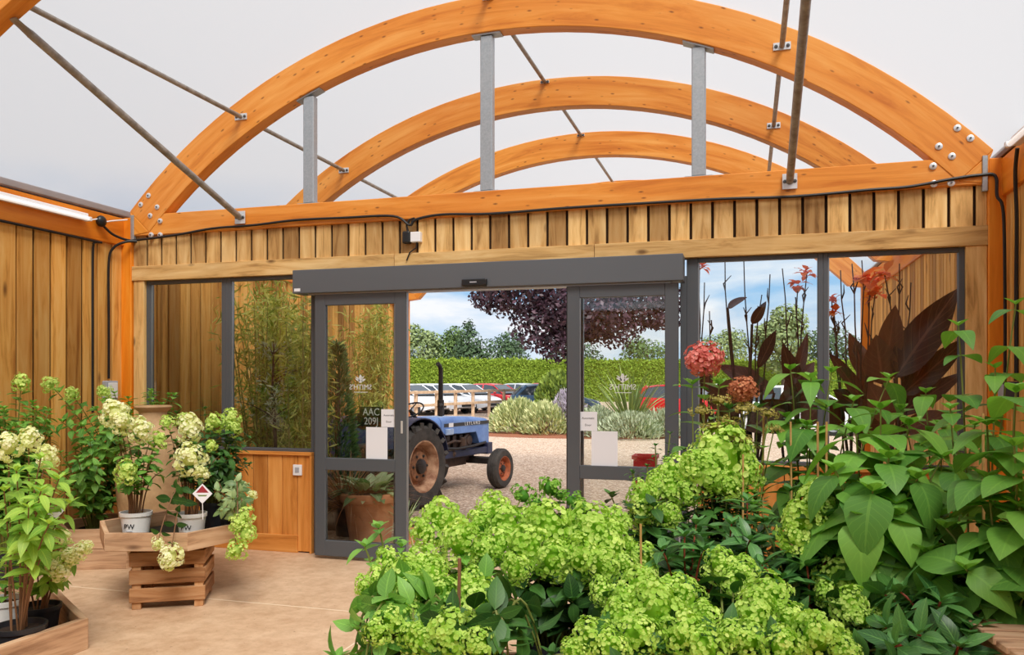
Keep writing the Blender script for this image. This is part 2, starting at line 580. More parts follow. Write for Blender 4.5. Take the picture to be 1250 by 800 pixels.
# rear gable
poly = [(XC + RM * math.sin(-th0 + 2 * th0 * k / n), YB - 0.01, ZC + RM * math.cos(-th0 + 2 * th0 * k / n)) for k in range(n + 1)]
b.add(poly, [tuple(range(n + 1))])
struct(b.build('ceiling', MT['membrane']), 'white translucent membrane vault stretched over the arches')


# ---------------------------------------------------------------- arches
def arch_mb(y, th):
    mb = MB()
    nseg = 40
    vs, uv, fs = [], [], []
    for k in range(nseg + 1):
        t = -th + 2 * th * k / nseg
        for (rr, yy) in ((RO, y), (RO, y + ARCH_T), (RI, y + ARCH_T), (RI, y)):
            vs.append((XC + rr * math.sin(t), yy, ZC + rr * math.cos(t)))
            uv.append((t * RO, (RO - rr) + (yy - y)))
    for k in range(nseg):
        o = k * 4
        for e in range(4):
            e2 = (e + 1) % 4
            fs.append((o + e, o + e2, o + 4 + e2, o + 4 + e))
    fs.append((3, 2, 1, 0)); fs.append((nseg * 4, nseg * 4 + 1, nseg * 4 + 2, nseg * 4 + 3))
    mb.add(vs, fs, uv, rnd=(y * 0.37) % 1.0)
    for sg, xcol in ((-1, XL + 0.112), (1, XR - 0.112)):      # the foot, down to the column and the tie beam
        st, ct = math.sin(th), math.cos(th)
        poly = [(XC + sg * RO * st, y, ZC + RO * ct), (xcol, y, 3.20), (xcol, y, 3.037), (XC + sg * RI * st, y, ZC + RI * ct)]
        if sg > 0: poly = poly[::-1]
        o_ = len(mb.v)
        mb.prism(poly, (0, ARCH_T, 0), rnd=(y * 0.37) % 1.0)
        for j in range(o_, len(mb.v)):
            p_ = mb.v[j]
            mb.uv[j] = (p_[0] * 0.7 + p_[2] * 0.7, p_[2] * 0.7 - p_[0] * .7 * sg)
    return mb


def bolt(mb, x, y, z, r=0.026):
    Mr = Matrix.Rotation(PI / 2, 3, 'X')
    mb.lathe([(1e-4, 0.008), (r * 0.72, 0.008), (r, 0.004), (r, -0.01)], 16, (x, y, z), M=Mr)
    mb.lathe([(1e-4, 0.016), (r * 0.3, 0.016), (r * 0.34, 0.006)], 6, (x, y, z), M=Mr, mi=1, smooth=False)


arch_labels = ['orange glulam arch closest to the viewer, cut off at the top left corner',
               'large orange glulam arch with white bolts above the automatic doors',
               'orange glulam arch just behind the big arch, the middle one seen through it',
               'smallest orange glulam arch seen through the other two',
               'orange glulam arch at the porch mouth, its foot seen through the right window']
TH = math.asin(3.80 / RO)
for i, y in enumerate(YA):
    o = arch_mb(y, TH).build('roof_arch', MT['arch'], bevel=0.006, segs=2)
    tag(o, arch_labels[i], 'arch', 'glulam roof arches')
    if i == 1:
        for (px, py) in ((181.5, 239), (172, 250), (192, 253), (183.5, 263.5)):
            w = atY(px, py, y); q = MB(); bolt(q, w.x, y - 0.002, w.z); q.build('bolt', [MT['bolt'], MT['boltdark']], o)['label'] = 'silver bolt washer'
        for (px, py) in ((1168.5, 156.5), (1184.5, 169), (1146, 179), (1162, 191)):
            w = atY(px, py, y); q = MB(); bolt(q, w.x, y - 0.002, w.z); q.build('bolt', [MT['bolt'], MT['boltdark']], o)['label'] = 'silver bolt washer'
        # steel shoes where arch and column meet
        for x0 in (XL + 0.118, XR - 0.155):
            q = MB(); q.box((x0, y - 0.012, 2.98), (x0 + 0.034, y + 0.03, 3.24)); q.build('shoe_plate', MT['galv'], o, bevel=0.003)

# tie beam across the glazed front
b = MB(); b.box((XL + 0.115, YA[1] + 0.006, 3.035), (XR - 0.115, YA[1] + 0.13, 3.24), rnd=0.6)
tb = tag(b.build('tie_beam', MT['arch'], bevel=0.006), 'long straight orange beam under the large arch, above the short boards', 'beam')
for (px, py) in ((195.5, 270), (184.5, 287), (195.5, 287), (1139, 203), (1140, 224.5), (1161, 223.5)):
    w = atY(px, py, YA[1]); q = MB(); bolt(q, w.x, YA[1] - 0.002, w.z); q.build('bolt', [MT['bolt'], MT['boltdark']], tb)['label'] = 'silver bolt washer'

# galvanised posts between tie beam and arch
for px, lab in ((374, 'left galvanised post between the tie beam and the large arch'), (592, 'middle galvanised post between the tie beam and the large arch'), (852.5, 'right galvanised post between the tie beam and the large arch')):
    w = atY(px, 240, YA[1]); x = w.x
    zt = ZC + math.sqrt(RI ** 2 - (x - XC) ** 2)
    t = thing('steel_post', lab, 'post', (x, YA[1] + 0.07, 3.24), group='posts under the large arch')
    q = MB(); q.box((-0.055, -0.04, 0.008), (0.055, 0.04, zt - 3.24 - 0.02)); q.build('shaft', MT['galv'], t, bevel=0.008)
    q = MB(); q.box((-0.11, -0.045, 0.0), (0.11, 0.045, 0.008)); q.build('base_plate', MT['galv'], t)
    sl = -(x - XC) / math.sqrt(RI ** 2 - (x - XC) ** 2)
    q = MB(); q.box((-0.13, -0.05, -0.016), (0.13, 0.05, -0.002), M=Matrix.Translation((0, 0, zt - 3.24)) @ Matrix.Rotation(-math.atan(sl), 4, 'Y')); q.build('head_plate', MT['galv'], t)


# purlin tubes and braces
def tube_thing(name, label, group, p0, p1, r, plate0=None, plate1=None, flat0=False):
    p0, p1 = Vector(p0), Vector(p1)
    t = thing(name, label, 'steel tube', p0, group=group)
    d = p1 - p0
    q = MB()
    if flat0:
        q.tube([d * 0.055, d], r, 12)
        u = d.normalized(); side = Vector((1, 0, 0)); nn = u.cross(side).normalized()
        Mx = Matrix(((side.x, u.x, nn.x, 0), (side.y, u.y, nn.y, 0), (side.z, u.z, nn.z, 0), (0, 0, 0, 1)))
        prof = [(0.0, 0.036, 0.006), (0.06, 0.036, 0.006), (d.length * 0.056, r, r)]
        vs = []
        for (l, a, c) in prof:
            for k in range(12):
                vs.append(Mx @ Vector((a * math.cos(2 * PI * k / 12), l, c * math.sin(2 * PI * k / 12))))
        fs = [(i * 12 + k, i * 12 + (k + 1) % 12, (i + 1) * 12 + (k + 1) % 12, (i + 1) * 12 + k) for i in range(2) for k in range(12)]
        fs.append(tuple(range(12)))
        q.add(vs, fs, smooth=True)
    else:
        q.tube([Vector((0, 0, 0)), d], r, 12)
    q.build('tube', MT['tube'], t)
    for (pp, pl, sgn) in ((Vector((0, 0, 0)), plate0, 1), (d, plate1, -1)):
        if pl:
            w, h = pl
            q = MB(); q.box((pp.x - w / 2, pp.y - 0.005, pp.z - h / 2), (pp.x + w / 2, pp.y + 0.005, pp.z + h / 2))
            pb = q.build('bracket', MT['bolt'], t, bevel=0.002); pb['label'] = 'bright bolted plate'
            for sx in (-1, 1):
                q = MB(); bolt(q, pp.x + sx * w * 0.34, pp.y - 0.006, pp.z, 0.014); q.build('bolt', [MT['boltdark'], MT['boltdark']], pb)
    return t


side_names = {-2.46: 'left', 0.0: 'ridge', 2.40: 'right'}
bay_names = ['hall bay in front of the large arch', 'first porch bay behind the large arch', 'second porch bay', 'third porch bay at the mouth']
for dx, sn in side_names.items():
    x = XC - 0.06 + dx
    for bay in range(4):
        rr = RO - 0.155 if dx else RO - 0.035
        z = ZC + math.sqrt(rr ** 2 - (x - XC) ** 2)
        y0 = YA[bay] + ARCH_T + 0.006; y1 = YA[bay + 1] - 0.006
        tube_thing('purlin_tube', 'slim %s steel tube running between arches, %s' % (sn, bay_names[bay]), 'purlin tubes under the membrane',
                   (x, y0, z), (x, y1, z), 0.021, (0.12, 0.055) if dx else (0.10, 0.03), (0.13, 0.06) if dx else (0.10, 0.03))
for (px, py, sn) in ((294, 266, 'left'), (964, 222, 'right')):
    w = atY(px, py, YA[1])
    xb = w.x
    zt = ZC + math.sqrt(RI ** 2 - (xb + (0.06 if sn == 'left' else 0.0) - XC) ** 2) - 0.01
    top = Vector((xb + 0.06 if sn == 'left' else xb, YA[0] + 0.09, zt))
    t = tube_thing('brace_tube', 'thick diagonal brace tube down to the tie beam, %s side' % sn, 'diagonal braces', top, (xb, YA[1] - 0.012, w.z), 0.029, None, (0.11, 0.12), flat0=True)

# ---------------------------------------------------------------- glazed front: timber parts
b = MB()
rr = random.Random(21)
x = XL + 0.115
while x < XR - 0.12:
    w = min(0.148, XR - 0.115 - x)
    b.box((x, YF + 0.016, 2.70), (x + w, YF + 0.038, 3.045), rnd=rr.random())
    x += 0.17
b.box((XL + .1, YF + 0.045, 2.59), (XR - .1, YF + 0.12, 3.05), mi=1)
# wider under-boards showing in the gaps
struct(b.build('wall_front', [MT['board'], MT['dark']], bevel=0.003), 'short vertical boards above the doors and windows')
b = MB()
for (xa, xb_) in ((XL + 0.115, -3.03), (-3.026, -1.22), (-1.216, XR - 0.115)):
    b.box((xa, YF - 0.012, 2.59), (xb_, YF + 0.04, 2.735))
struct(b.build('trim_header', MT['board'], bevel=0.003), 'horizontal timber header plank above the glazing')
b = MB()
b.box((XL + 0.128, YF, 0), (-5.73, YF + 0.09, 2.59)); b.box((1.545, YF, 0), (XR - 0.118, YF + 0.09, 2.59))
struct(b.build('trim_posts', MT['board'], bevel=0.003), 'upright timber trim posts at both ends of the glazing')
for nm, xa, xb_ in (('left', -5.73, -3.86), ('right', -0.38, 1.545)):
    b = MB()
    x = xb_ - 0.005
    k = 0
    while x > xa:
        w = min(0.152, x - xa)
        b.box((x - w, YF + 0.012, 0.012), (x, YF + 0.035, 0.905), rnd=rr.random()); x -= 0.158
    b.box((xa, YF - 0.006, 0.0), (xb_ - 0.15, YF + 0.02, 0.16), rnd=0.45)
    b.box((xa, YF - 0.012, 0.905), (xb_, YF + 0.09, 0.935), rnd=0.8)
    b.box((xb_ - 0.022, YF - 0.010, 0.0), (xb_, YF + 0.09, 0.905), rnd=0.85)
    b.box((xa, YF + 0.04, 0), (xb_, YF + 0.10, 0.9), mi=1)
    struct(b.build('wall_panel_' + nm, [MT['lowpanel'], MT['dark']], bevel=0.003), 'low boarded panel under the %s windows' % nm)


# ---------------------------------------------------------------- windows (frame > pane)
def window(idx, xa, xb_, z0, z1, fw=0.05, fl=None, fr=None, ft=None, fb=None, y=YF + 0.035, dep=0.06, name='window', lab=None, edge=True):
    fl = fw if fl is None else fl; fr = fw if fr is None else fr; ft = fw if ft is None else ft; fb = fw if fb is None else fb
    b = MB()
    b.box((xa, y, z0), (xa + fl, y + dep, z1)); b.box((xb_ - fr, y, z0), (xb_, y + dep, z1))
    b.box((xa + fl, y, z1 - ft), (xb_ - fr, y + dep, z1)); b.box((xa + fl, y, z0), (xb_ - fr, y + dep, z0 + fb))
    o = struct(b.build('%s_%d' % (name, idx), MT['frame'], bevel=0.003), lab)
    if edge:
        b = MB(); b.box((xa + fl - 0.001, y + 0.012, z0 + fb), (xa + fl + 0.010, y + dep * .6, z1 - ft))
        b.build('glazing_bead', MT['frameedge'], o)['kind'] = 'structure'
    b = MB(); b.box((xa + fl, y + dep * .45, z0 + fb), (xb_ - fr, y + dep * .45 + 0.006, z1 - ft))
    g = b.build('window_pane', MT['glass'], o); g['kind'] = 'structure'
    return o


ZS, ZH = 0.935, 2.59
window(1, -5.73, -4.80, ZS, ZH, 0.05, fl=0.045, fr=0.06, ft=0.035, fb=0.03, lab='left window pane showing the timber porch wall')
window(2, -4.80, -3.86, ZS, ZH, 0.05, fl=0.045, fr=0.03, ft=0.035, fb=0.03, lab='window pane left of the doors, filled by bamboo')
window(3, -0.47, 0.565, ZS, ZH, 0.05, fl=0.09, fr=0.04, ft=0.035, fb=0.03, lab='window pane right of the doors, with sky behind')
window(4, 0.565, 1.545, ZS, ZH, 0.05, fl=0.035, fr=0.04, ft=0.035, fb=0.03, lab='right end window pane with dark leaves outside')
# fixed side lights behind the parked leaves
window(5, -3.86, -3.00, 0.0, 2.45, 0.05, fl=0.05, fr=0.055, ft=0.05, fb=0.08, lab='fixed side light behind the left door leaf')
window(6, -1.385, -0.47, 0.0, 2.45, 0.05, fl=0.055, fr=0.05, ft=0.05, fb=0.08, lab='fixed side light behind the right door leaf')


# ---------------------------------------------------------------- sliding door leaves
def leaf_door(idx, xa, xb_, lab):
    y0, y1 = YF - 0.165, YF - 0.115
    z0, z1 = 0.03, 2.375
    s1, s2 = 0.105, 0.105
    b = MB()
    b.box((xa, y0, z0), (xa + s1, y1, z1)); b.box((xb_ - s2, y0, z0), (xb_, y1, z1))
    for (za, zb) in ((z0, 0.17), (0.80, 0.91), (2.275, z1)):
        b.box((xa + s1, y0, za), (xb_ - s2, y1, zb))
    o = struct(b.build('door_%d' % idx, MT['frame'], bevel=0.004), lab)
    b = MB(); yg = y0 + 0.02
    b.box((xa + s1, yg, 0.17), (xb_ - s2, yg + 0.006, 0.80)); b.box((xa + s1, yg, 0.91), (xb_ - s2, yg + 0.006, 2.275))
    b.build('door_glass', MT['glass'], o)['kind'] = 'structure'
    return o, y0, yg


d1, y0, yg = leaf_door(1, -3.735, -2.845, 'left automatic sliding door leaf, parked open')
d2, y0, yg = leaf_door(2, -1.415, -0.52, 'right automatic sliding door leaf, parked open')
# pull plates and bright closing edges
b = MB(); b.box((-2.893, y0 - 0.006, 1.14), (-2.873, y0, 1.25)); b.build('door_handle', MT['bolt'], d1, bevel=0.002)
b = MB(); b.box((-2.845, y0 + 0.008, 0.04), (-2.838, y0 + 0.042, 2.37)); b.build('door_seal', MT['frameedge'], d1)
b = MB(); b.box((-1.422, y0 + 0.008, 0.04), (-1.415, y0 + 0.042, 2.37)); b.build('door_seal', MT['black'], d2)
# slim bright rebate inside of each leaf
for d, xx in ((d1, -2.95), (d2, -1.31)):
    b = MB(); b.box((xx - 0.006, y0 + 0.004, 0.91), (xx + 0.004, y0 + 0.014, 2.275)); b.build('door_bead', MT['frameedge'], d)


def sticker(door, px0, px1, py0, py1, txt, y, name='door_sticker'):
    a = atY(px0, py1, y); c = atY(px1, py0, y)
    b = MB(); b.box((a.x, y - 0.0015, a.z), (c.x, y - 0.0005, c.z))
    s_ = b.build(name, MT['paper'], door)
    if txt:
        w = c.x - a.x; h = c.z - a.z
        for i, line in enumerate(txt):
            sz = w * .165
            text_mesh('sticker_text', line, sz, MT['ink'], s_, face_frame(((a.x + c.x) / 2, y - 0.002, a.z + h * (0.66 - 0.36 * i))), 0.0003)
    return s_


sticker(d1, 465.5, 484, 500, 521.5, ('Automatic', 'Door'), yg - 0.0)['label'] = 'white automatic door sticker'
sticker(d1, 447, 473, 522, 561.5, None, yg - 0.0, 'notice_sheet')['label'] = 'white paper sheet on the glass'
sticker(d2, 707, 729, 503, 526, ('Automatic', 'Door'), yg - 0.0)['label'] = 'white automatic door sticker'
sticker(d2, 722, 754, 527, 571.5, None, yg - 0.0, 'notice_sheet')['label'] = 'white paper sheet on the glass'


def emblem(door, px, py, w):
    """the shop mark: a small leaf between two sprigs over the mirrored word"""
    c = atY(px, py, yg - 0.002)
    mm = MB()
    def lf(cx, cz, ang, l, wd):
        pts = []
        for k in range(12):
            t = 2 * PI * k / 12
            x, z = math.cos(t) * l * .5, math.sin(t) * wd * .5 * (1 - .35 * math.cos(t))
            pts.append((c.x + cx + x * math.cos(ang) - z * math.sin(ang), c.y, c.z + cz + x * math.sin(ang) + z * math.cos(ang)))
        mm.prism(pts, (0, 0.001, 0))
    lf(0, 0.075, PI / 2, 0.075, 0.038); lf(-0.028, 0.066, 2.75, 0.05, 0.018); lf(0.03, 0.064, 0.45, 0.045, 0.018)
    lf(-0.03, 0.082, 2.5, 0.045, 0.012); lf(0.024, 0.086, 0.9, 0.035, 0.012)
    e = mm.build('door_emblem', MT['vinyl'], door)
    e['label'] = 'white shop emblem and mirrored name on the glass'
    text_mesh('emblem_text', "SMITH'S", w * 0.27, MT['vinyl'], e, face_frame((c.x, c.y, c.z)), 0.0004, mirror=True)
    q = MB(); q.box((c.x - w * .27, c.y, c.z - 0.046), (c.x + w * .3, c.y + .001, c.z - 0.041)); q.build('emblem_line', MT['vinyl'], e)


emblem(d1, 440, 473, 0.235)
emblem(d2, 760, 473, 0.235)

# operator case above the doors
t = thing('door_operator', 'long dark grey automatic door operator case above the sliding doors', 'door operator', (-2.2, YF - 0.10, 2.385))
b = MB(); b.box((-1.735, -0.11, 0), (1.72, 0.085, 0.212)); b.build('cover', MT['oper'], t, bevel=0.006, segs=2)
b = MB(); b.box((-1.60, -0.07, -0.012), (1.62, 0.06, 0.0)); b.build('track', MT['frameedge'], t)
b = MB(); b.box((-0.105, -0.145, 0.012), (0.115, -0.11, 0.068)); se = b.build('sensor', MT['black'], t, bevel=0.008, segs=2)
b = MB(); b.box((-0.03, -0.148, 0.036), (0.03, -0.145, 0.046)); b.build('sensor_lens', MT['grey'], se)
b = MB(); b.box((-1.715, -0.113, 0.018), (-1.655, -0.11, 0.045)); b.build('type_label', MT['paper'], t)

# access plate on the low panel
w = atY(364, 574, YF + 0.012)
t = thing('exit_button', 'small white square switch plate on the low boarded panel', 'switch', (w.x, YF + 0.012, w.z))
b = MB(); b.box((-0.045, -0.02, -0.05), (0.045, 0, 0.05)); b.build('plate', MT['white'], t, bevel=0.005, segs=2)
b = MB(); b.box((-0.022, -0.024, -0.022), (0.022, -0.02, 0.026)); b.build('button', MT['grey'], t, bevel=0.004)


# ---------------------------------------------------------------- lights and cables
def batten(x, y0_, y1_, z, sgn, lab):
    t = thing('light_batten', lab, 'light fitting', (x, y0_, z), group='fluorescent battens')
    b = MB(); b.box((-0.03, 0, -0.03), (0.03, y1_ - y0_, 0.035)); b.build('body', MT['white'], t, bevel=0.006)
    b = MB(); b.tube([(sgn * 0.045, 0.03, -0.02), (sgn * 0.045, y1_ - y0_ - 0.03, -0.02)], 0.017, 12); b.build('light_tube', MT['lamp'], t)
    for yy in (0.0, y1_ - y0_ - 0.03):
        b = MB(); b.box((sgn * 0.02 - .02, yy, -0.04), (sgn * 0.05 + .02 * sgn, yy + 0.03, 0.0)); b.build('end_cap', MT['white'], t, bevel=0.004)


batten(XL + 0.075, 4.55, 6.06, 3.12, 1, 'white fluorescent batten on the left eaves beam')
batten(XR - 0.075, 4.55, 6.10, 3.20, -1, 'white fluorescent batten end on the right eaves beam')


def cable(name, lab, pts, r=0.011):
    # Catmull-Rom through the points
    P = [Vector(p) for p in pts]
    out_ = []
    for i in range(len(P) - 1):
        p0 = P[max(i - 1, 0)]; p1 = P[i]; p2 = P[i + 1]; p3 = P[min(i + 2, len(P) - 1)]
        for k in range(6):
            t_ = k / 6
            out_.append(0.5 * ((2 * p1) + (p2 - p0) * t_ + (2 * p0 - 5 * p1 + 4 * p2 - p3) * t_ ** 2 + (3 * p1 - p0 - 3 * p2 + p3) * t_ ** 3))
    out_.append(P[-1])
    b = MB(); b.tube(out_, r, 6)
    return tag(b.build(name, MT['cable']), lab, 'cable')


yc = YA[1] - 0.014
pts = [(XL + 0.075, 6.24, 3.10), (XL + 0.09, 6.36, 3.02), (XL + 0.13, 6.50, 2.985), (XL + 0.2, yc, 2.99)]
for (px, py) in ((215, 287), (260, 279), (310, 275), (360, 269), (420, 266), (480, 264), (500, 275), (508, 268)):
    w = atY(px, py, yc); pts.append(w)
for (px, py) in ((540, 262), (600, 261), (690, 254), (790, 248), (880, 243), (970, 240), (1060, 232), (1110, 228), (1160, 219), (1195, 214), (1215, 215)):
    pts.append(atY(px, py, yc))
pts += [(XR - 0.075, 6.52, 2.93), (XR - 0.04, 6.50, 2.80), (XR - 0.03, 6.50, 2.2), (XR - 0.03, 6.50, 1.6)]
cable('power_cable', 'black cable looping under the tie beam from wall to wall', pts, 0.012)
cable('power_cable', 'black cable dropping from the left corner to the grey socket box', [(XL + 0.2, yc, 2.975), (XL + 0.13, 6.50, 2.965), (XL + 0.045, 6.43, 2.90), (XL + 0.014, 6.40, 2.75), (XL + 0.014, 6.40, 2.2), (XL + 0.014, 6.40, 1.62)], 0.013)
cable('power_cable', 'black cable along the top of the left wall boards and down them', [(XL + 0.04, YB + 8, 2.925), (XL + 0.04, 4, 2.925), (XL + 0.04, 6.1, 2.925), (XL + 0.03, 6.19, 2.9), (XL + 0.014, 6.2, 2.7), (XL + 0.014, 6.2, 1.3)], 0.012)
cable('power_cable', 'black cable from the right batten down the right corner', [(XR - 0.06, 6.12, 3.16), (XR - 0.05, 6.2, 3.0), (XR - 0.03, 6.24, 2.7), (XR - 0.016, 6.3, 2.2), (XR - 0.016, 6.3, 1.6)], 0.013)
# round plug hub on the left beam with white tails
t = thing('plug_hub', 'round black cable connector on the left eaves beam', 'connector', (XL + 0.075, 6.24, 3.12))
b = MB(); b.ball((0, 0, 0), 0.055, 14, 9, sc=(0.75, 1, 1)); b.build('body', MT['black'], t)
b = MB(); b.tube([(0, -0.04, 0.015), (0, -0.12, -0.01), (0, -0.2, 0.0)], 0.007, 6); b.build('cord', MT['white'], t)
b = MB(); b.tube([(0, 0.04, 0.0), (0.0, 0.14, 0.03), (0.03, 0.30, 0.07)], 0.008, 6); b.build('cord', MT['white'], t)
# socket with plug above the doors
w = atY(504, 291, YF)
t = thing('wall_socket', 'white plug socket with black plug on the boards above the doors', 'socket', (w.x, YF + 0.016, w.z))
b = MB(); b.box((-0.01, -0.055, -0.04), (0.085, 0, 0.05)); b.build('socket_box', MT['white'], t, bevel=0.006, segs=2)
b = MB(); b.box((-0.085, -0.065, -0.05), (-0.012, -0.005, 0.06)); b.build('plug', MT['black'], t, bevel=0.014, segs=2)
b = MB(); b.tube([(-0.04, -0.035, 0.06), (-0.05, -0.04, 0.11), (-0.02, -0.045, 0.16), (0.03, -0.05, 0.17)], 0.010, 6); b.build('cord', MT['cable'], t)
b = MB(); b.tube([(0.045, -0.03, -0.04), (0.04, -0.035, -0.09), (-0.02, -0.04, -0.13), (-0.05, -0.04, -0.20)], 0.006, 6); b.build('cord', MT['cable'], t)
# socket boxes at the cable ends
t = thing('socket_box', 'pale grey socket box low on the left corner behind the tall hydrangea', 'socket', (XL + 0.0, 6.40, 1.52))
b = MB(); b.box((0.0, -0.075, -0.11), (0.06, 0.075, 0.08)); b.build('housing', MT['grey'], t, bevel=0.01, segs=2)
b = MB(); b.box((0.06, -0.06, -0.09), (0.068, 0.06, 0.06)); b.build('lid', MT['white'], t, bevel=0.004)
w = atY(1224, 480, 6.35)
t = thing('socket_box', 'dark socket box on the right corner column among leaves', 'socket', (XR, 6.36, w.z))
b = MB(); b.box((-0.09, -0.07, -0.07), (0.0, 0.07, 0.08)); b.build('housing', plain('dark_grey_plastic', (62, 62, 68), 0.5), t, bevel=0.01, segs=2)
b = MB(); b.box((-0.098, -0.06, -0.05), (-0.09, 0.06, 0.06)); b.build('lid', MT['grey'], t, bevel=0.003)
# ================================================================== PLANT TOOLS
def frame_from(d, up=Vector((0, 0, 1))):
    d = d.normalized()
    s = d.cross(up)
    if s.length < 1e-4: s = d.orthogonal()
    s.normalize()
    return d, s, s.cross(d).normalized()


def leaf(mb, base, d, up, Ln, W, droop=0.25, fold=0.18, rnd=0.5, n=5, mi=0, shape=0.8, wave=0.0, cols=3, ph=0.0):
    """ovate leaf: base point, direction d, upward normal hint"""
    d, s, u = frame_from(Vector(d), Vector(up))
    base = Vector(base)
    vs, uv = [], []
    for i in range(n + 1):
        t = i / n
        w = W * 0.5 * max(0.02, math.sin(PI * min(1, t ** shape)) ** 0.85 * (1.0 if t < .99 else 0.02))
        c = base + d * (Ln * t * (1 - 0.15 * droop * t)) - u * (droop * Ln * t * t)
        wv = wave * Ln * math.sin(t * 9 + ph)
        for k in range(cols):
            q = (k / (cols - 1)) * 2 - 1
            vs.append(c + s * (w * q) + u * (fold * w * abs(q) + wv * abs(q) * (1 if q > 0 else -1)))
            uv.append((t, q))
    fs = []
    for i in range(n):
        for k in range(cols - 1):
            a = i * cols + k
            fs.append((a, a + 1, a + cols + 1, a + cols))
    mb.add(vs, fs, uv, rnd, mi, True)


def quadleaf(mb, c, d, s, l, w, rnd, mi=0):
    mb.add([c, c + d * (l * .5) + s * (w * .5), c + d * l, c + d * (l * .5) - s * (w * .5)], [(0, 1, 2, 3)], [(0, 0), (.5, 1), (1, 0), (.5, -1)], rnd, mi, False)


def rdir(rr):
    while True:
        v = Vector((rr.uniform(-1, 1), rr.uniform(-1, 1), rr.uniform(-1, 1)))
        if 0.05 < v.length < 1: return v.normalized()


def cloud(mb, c, rad, n, size, rr, shell=0.55, rlo=0.0, rhi=1.0, asp=0.6, upb=0.3, mi=0):
    c = Vector(c); rad = Vector(rad)
    for _ in range(n):
        v = rdir(rr); k = shell + (1 - shell) * rr.random() ** 0.5
        p = c + Vector((v.x * rad.x, v.y * rad.y, v.z * rad.z)) * k
        nn = (v + rdir(rr) * 0.8 + Vector((0, 0, upb))).normalized()
        d, s, u = frame_from(nn.orthogonal(), nn)
        a = rr.uniform(0, 2 * PI)
        dd = d * math.cos(a) + s * math.sin(a); ss = nn.cross(dd)
        l = size * rr.uniform(0.7, 1.3)
        quadleaf(mb, p - dd * l * .5, dd, ss, l, l * asp, rr.uniform(rlo, rhi), mi)


def curve3(p0, p1, bend, n=8):
    """quadratic curve"""
    p0, p1 = Vector(p0), Vector(p1); m = (p0 + p1) / 2 + Vector(bend)
    return [p0 * (1 - t) ** 2 + m * (2 * t * (1 - t)) + p1 * t * t for t in [i / n for i in range(n + 1)]]


# ---- flower heads
def floret(mb, p, nrm, size, rr, rnd, petals=4, mi=0, cup=0.3):
    d, s, u = frame_from(nrm.orthogonal(), nrm)
    a0 = rr.uniform(0, 2 * PI)
    for k in range(petals):
        a = a0 + 2 * PI * k / petals
        dd = d * math.cos(a) + s * math.sin(a); ss = nrm.cross(dd)
        r = size * .5
        w = r * .66
        tip = p + dd * r + nrm * (cup * r)
        mid = p + dd * (r * .62) + nrm * (cup * .3 * r)
        mb.add([p, mid + ss * w, tip, mid - ss * w], [(0, 1, 2, 3)], None, rnd, mi, False)


def head_mesh(name, mat, seed, rx, rz, n, fs, kind='cone', rlo=0.0, rhi=1.0, lumps=13, lr=.42, core=True):
    """a flower head: small sprays of four petalled florets gathered into a cone, dome or ball"""
    rr = random.Random(seed)
    mb = MB()
    per = max(6, n // lumps)
    for i in range(lumps):
        z = 1 - 2 * (i + .5) / lumps
        th = i * 2.399963 + rr.uniform(-.35, .35)
        q = math.sqrt(max(0, 1 - z * z))
        v = Vector((q * math.cos(th), q * math.sin(th), z))
        if kind == 'dome' and z < -.35: continue
        rxx = rx * (1.06 - .40 * z) if kind == 'cone' else rx
        k = rr.uniform(.60, .84)
        c = Vector((v.x * rxx * k, v.y * rxx * k, v.z * rz * k))
        R_ = rx * lr * rr.uniform(.85, 1.2)
        Rz = min(R_, rz * .8)
        base_r = rr.uniform(rlo, rhi)
        for j in range(per):
            w = rdir(rr)
            if w.dot(v) < -.25: w = (w - v * (2 * w.dot(v))).normalized()
            p = c + Vector((w.x * R_, w.y * R_, w.z * Rz)) * rr.uniform(.8, 1.08)
            nn = (w * .8 + v * .5 + rdir(rr) * .35).normalized()
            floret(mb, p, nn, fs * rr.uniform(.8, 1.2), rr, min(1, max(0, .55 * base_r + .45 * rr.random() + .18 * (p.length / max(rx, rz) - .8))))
    if core:
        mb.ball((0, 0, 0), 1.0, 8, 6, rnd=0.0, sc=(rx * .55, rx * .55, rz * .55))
    o = mb.build(name, mat)
    me = o.data
    bpy.data.objects.remove(o)
    return me


def place_head(me, parent, p, axis, scale=1.0, rr=R, name='flower_head', label=None):
    o = bpy.data.objects.new(name, me); COL.objects.link(o); o.parent = parent
    q = Vector(axis).normalized().to_track_quat('Z', 'Y') @ Quaternion((0, 0, 1), rr.uniform(0, 2 * PI))
    o.rotation_mode = 'QUATERNION'; o.rotation_quaternion = q
    o.location = p
    s = scale if isinstance(scale, (tuple, list)) else (scale,) * 3
    o.scale = s
    if label: o['label'] = label
    return o


def pot(parent, r=0.12, h=0.22, mat=None, soil=True, z=0.0, rim=True, n=24, name='pot'):
    b = MB()
    rb = r * 0.76
    prof = [(1e-4, 0.004), (rb, 0.004), (rb * 1.01, 0.0), (r * .96, h * .86), (r * 1.03, h * .865), (r * 1.05, h), (r * .96, h), (r * .92, h * .8), (1e-4, h * .8)] if rim else \
        [(1e-4, 0.004), (rb, 0.004), (r, h), (r * .95, h), (r * .9, h * .82), (1e-4, h * .82)]
    b.lathe(prof, n, (0, 0, z))
    o = b.build(name, mat, parent)
    if soil:
        b = MB(); b.lathe([(1e-4, h * .88), (r * .5, h * .875), (r * .93, h * .85)], n, (0, 0, z)); b.build('soil', MT['soil'], o)
    return o


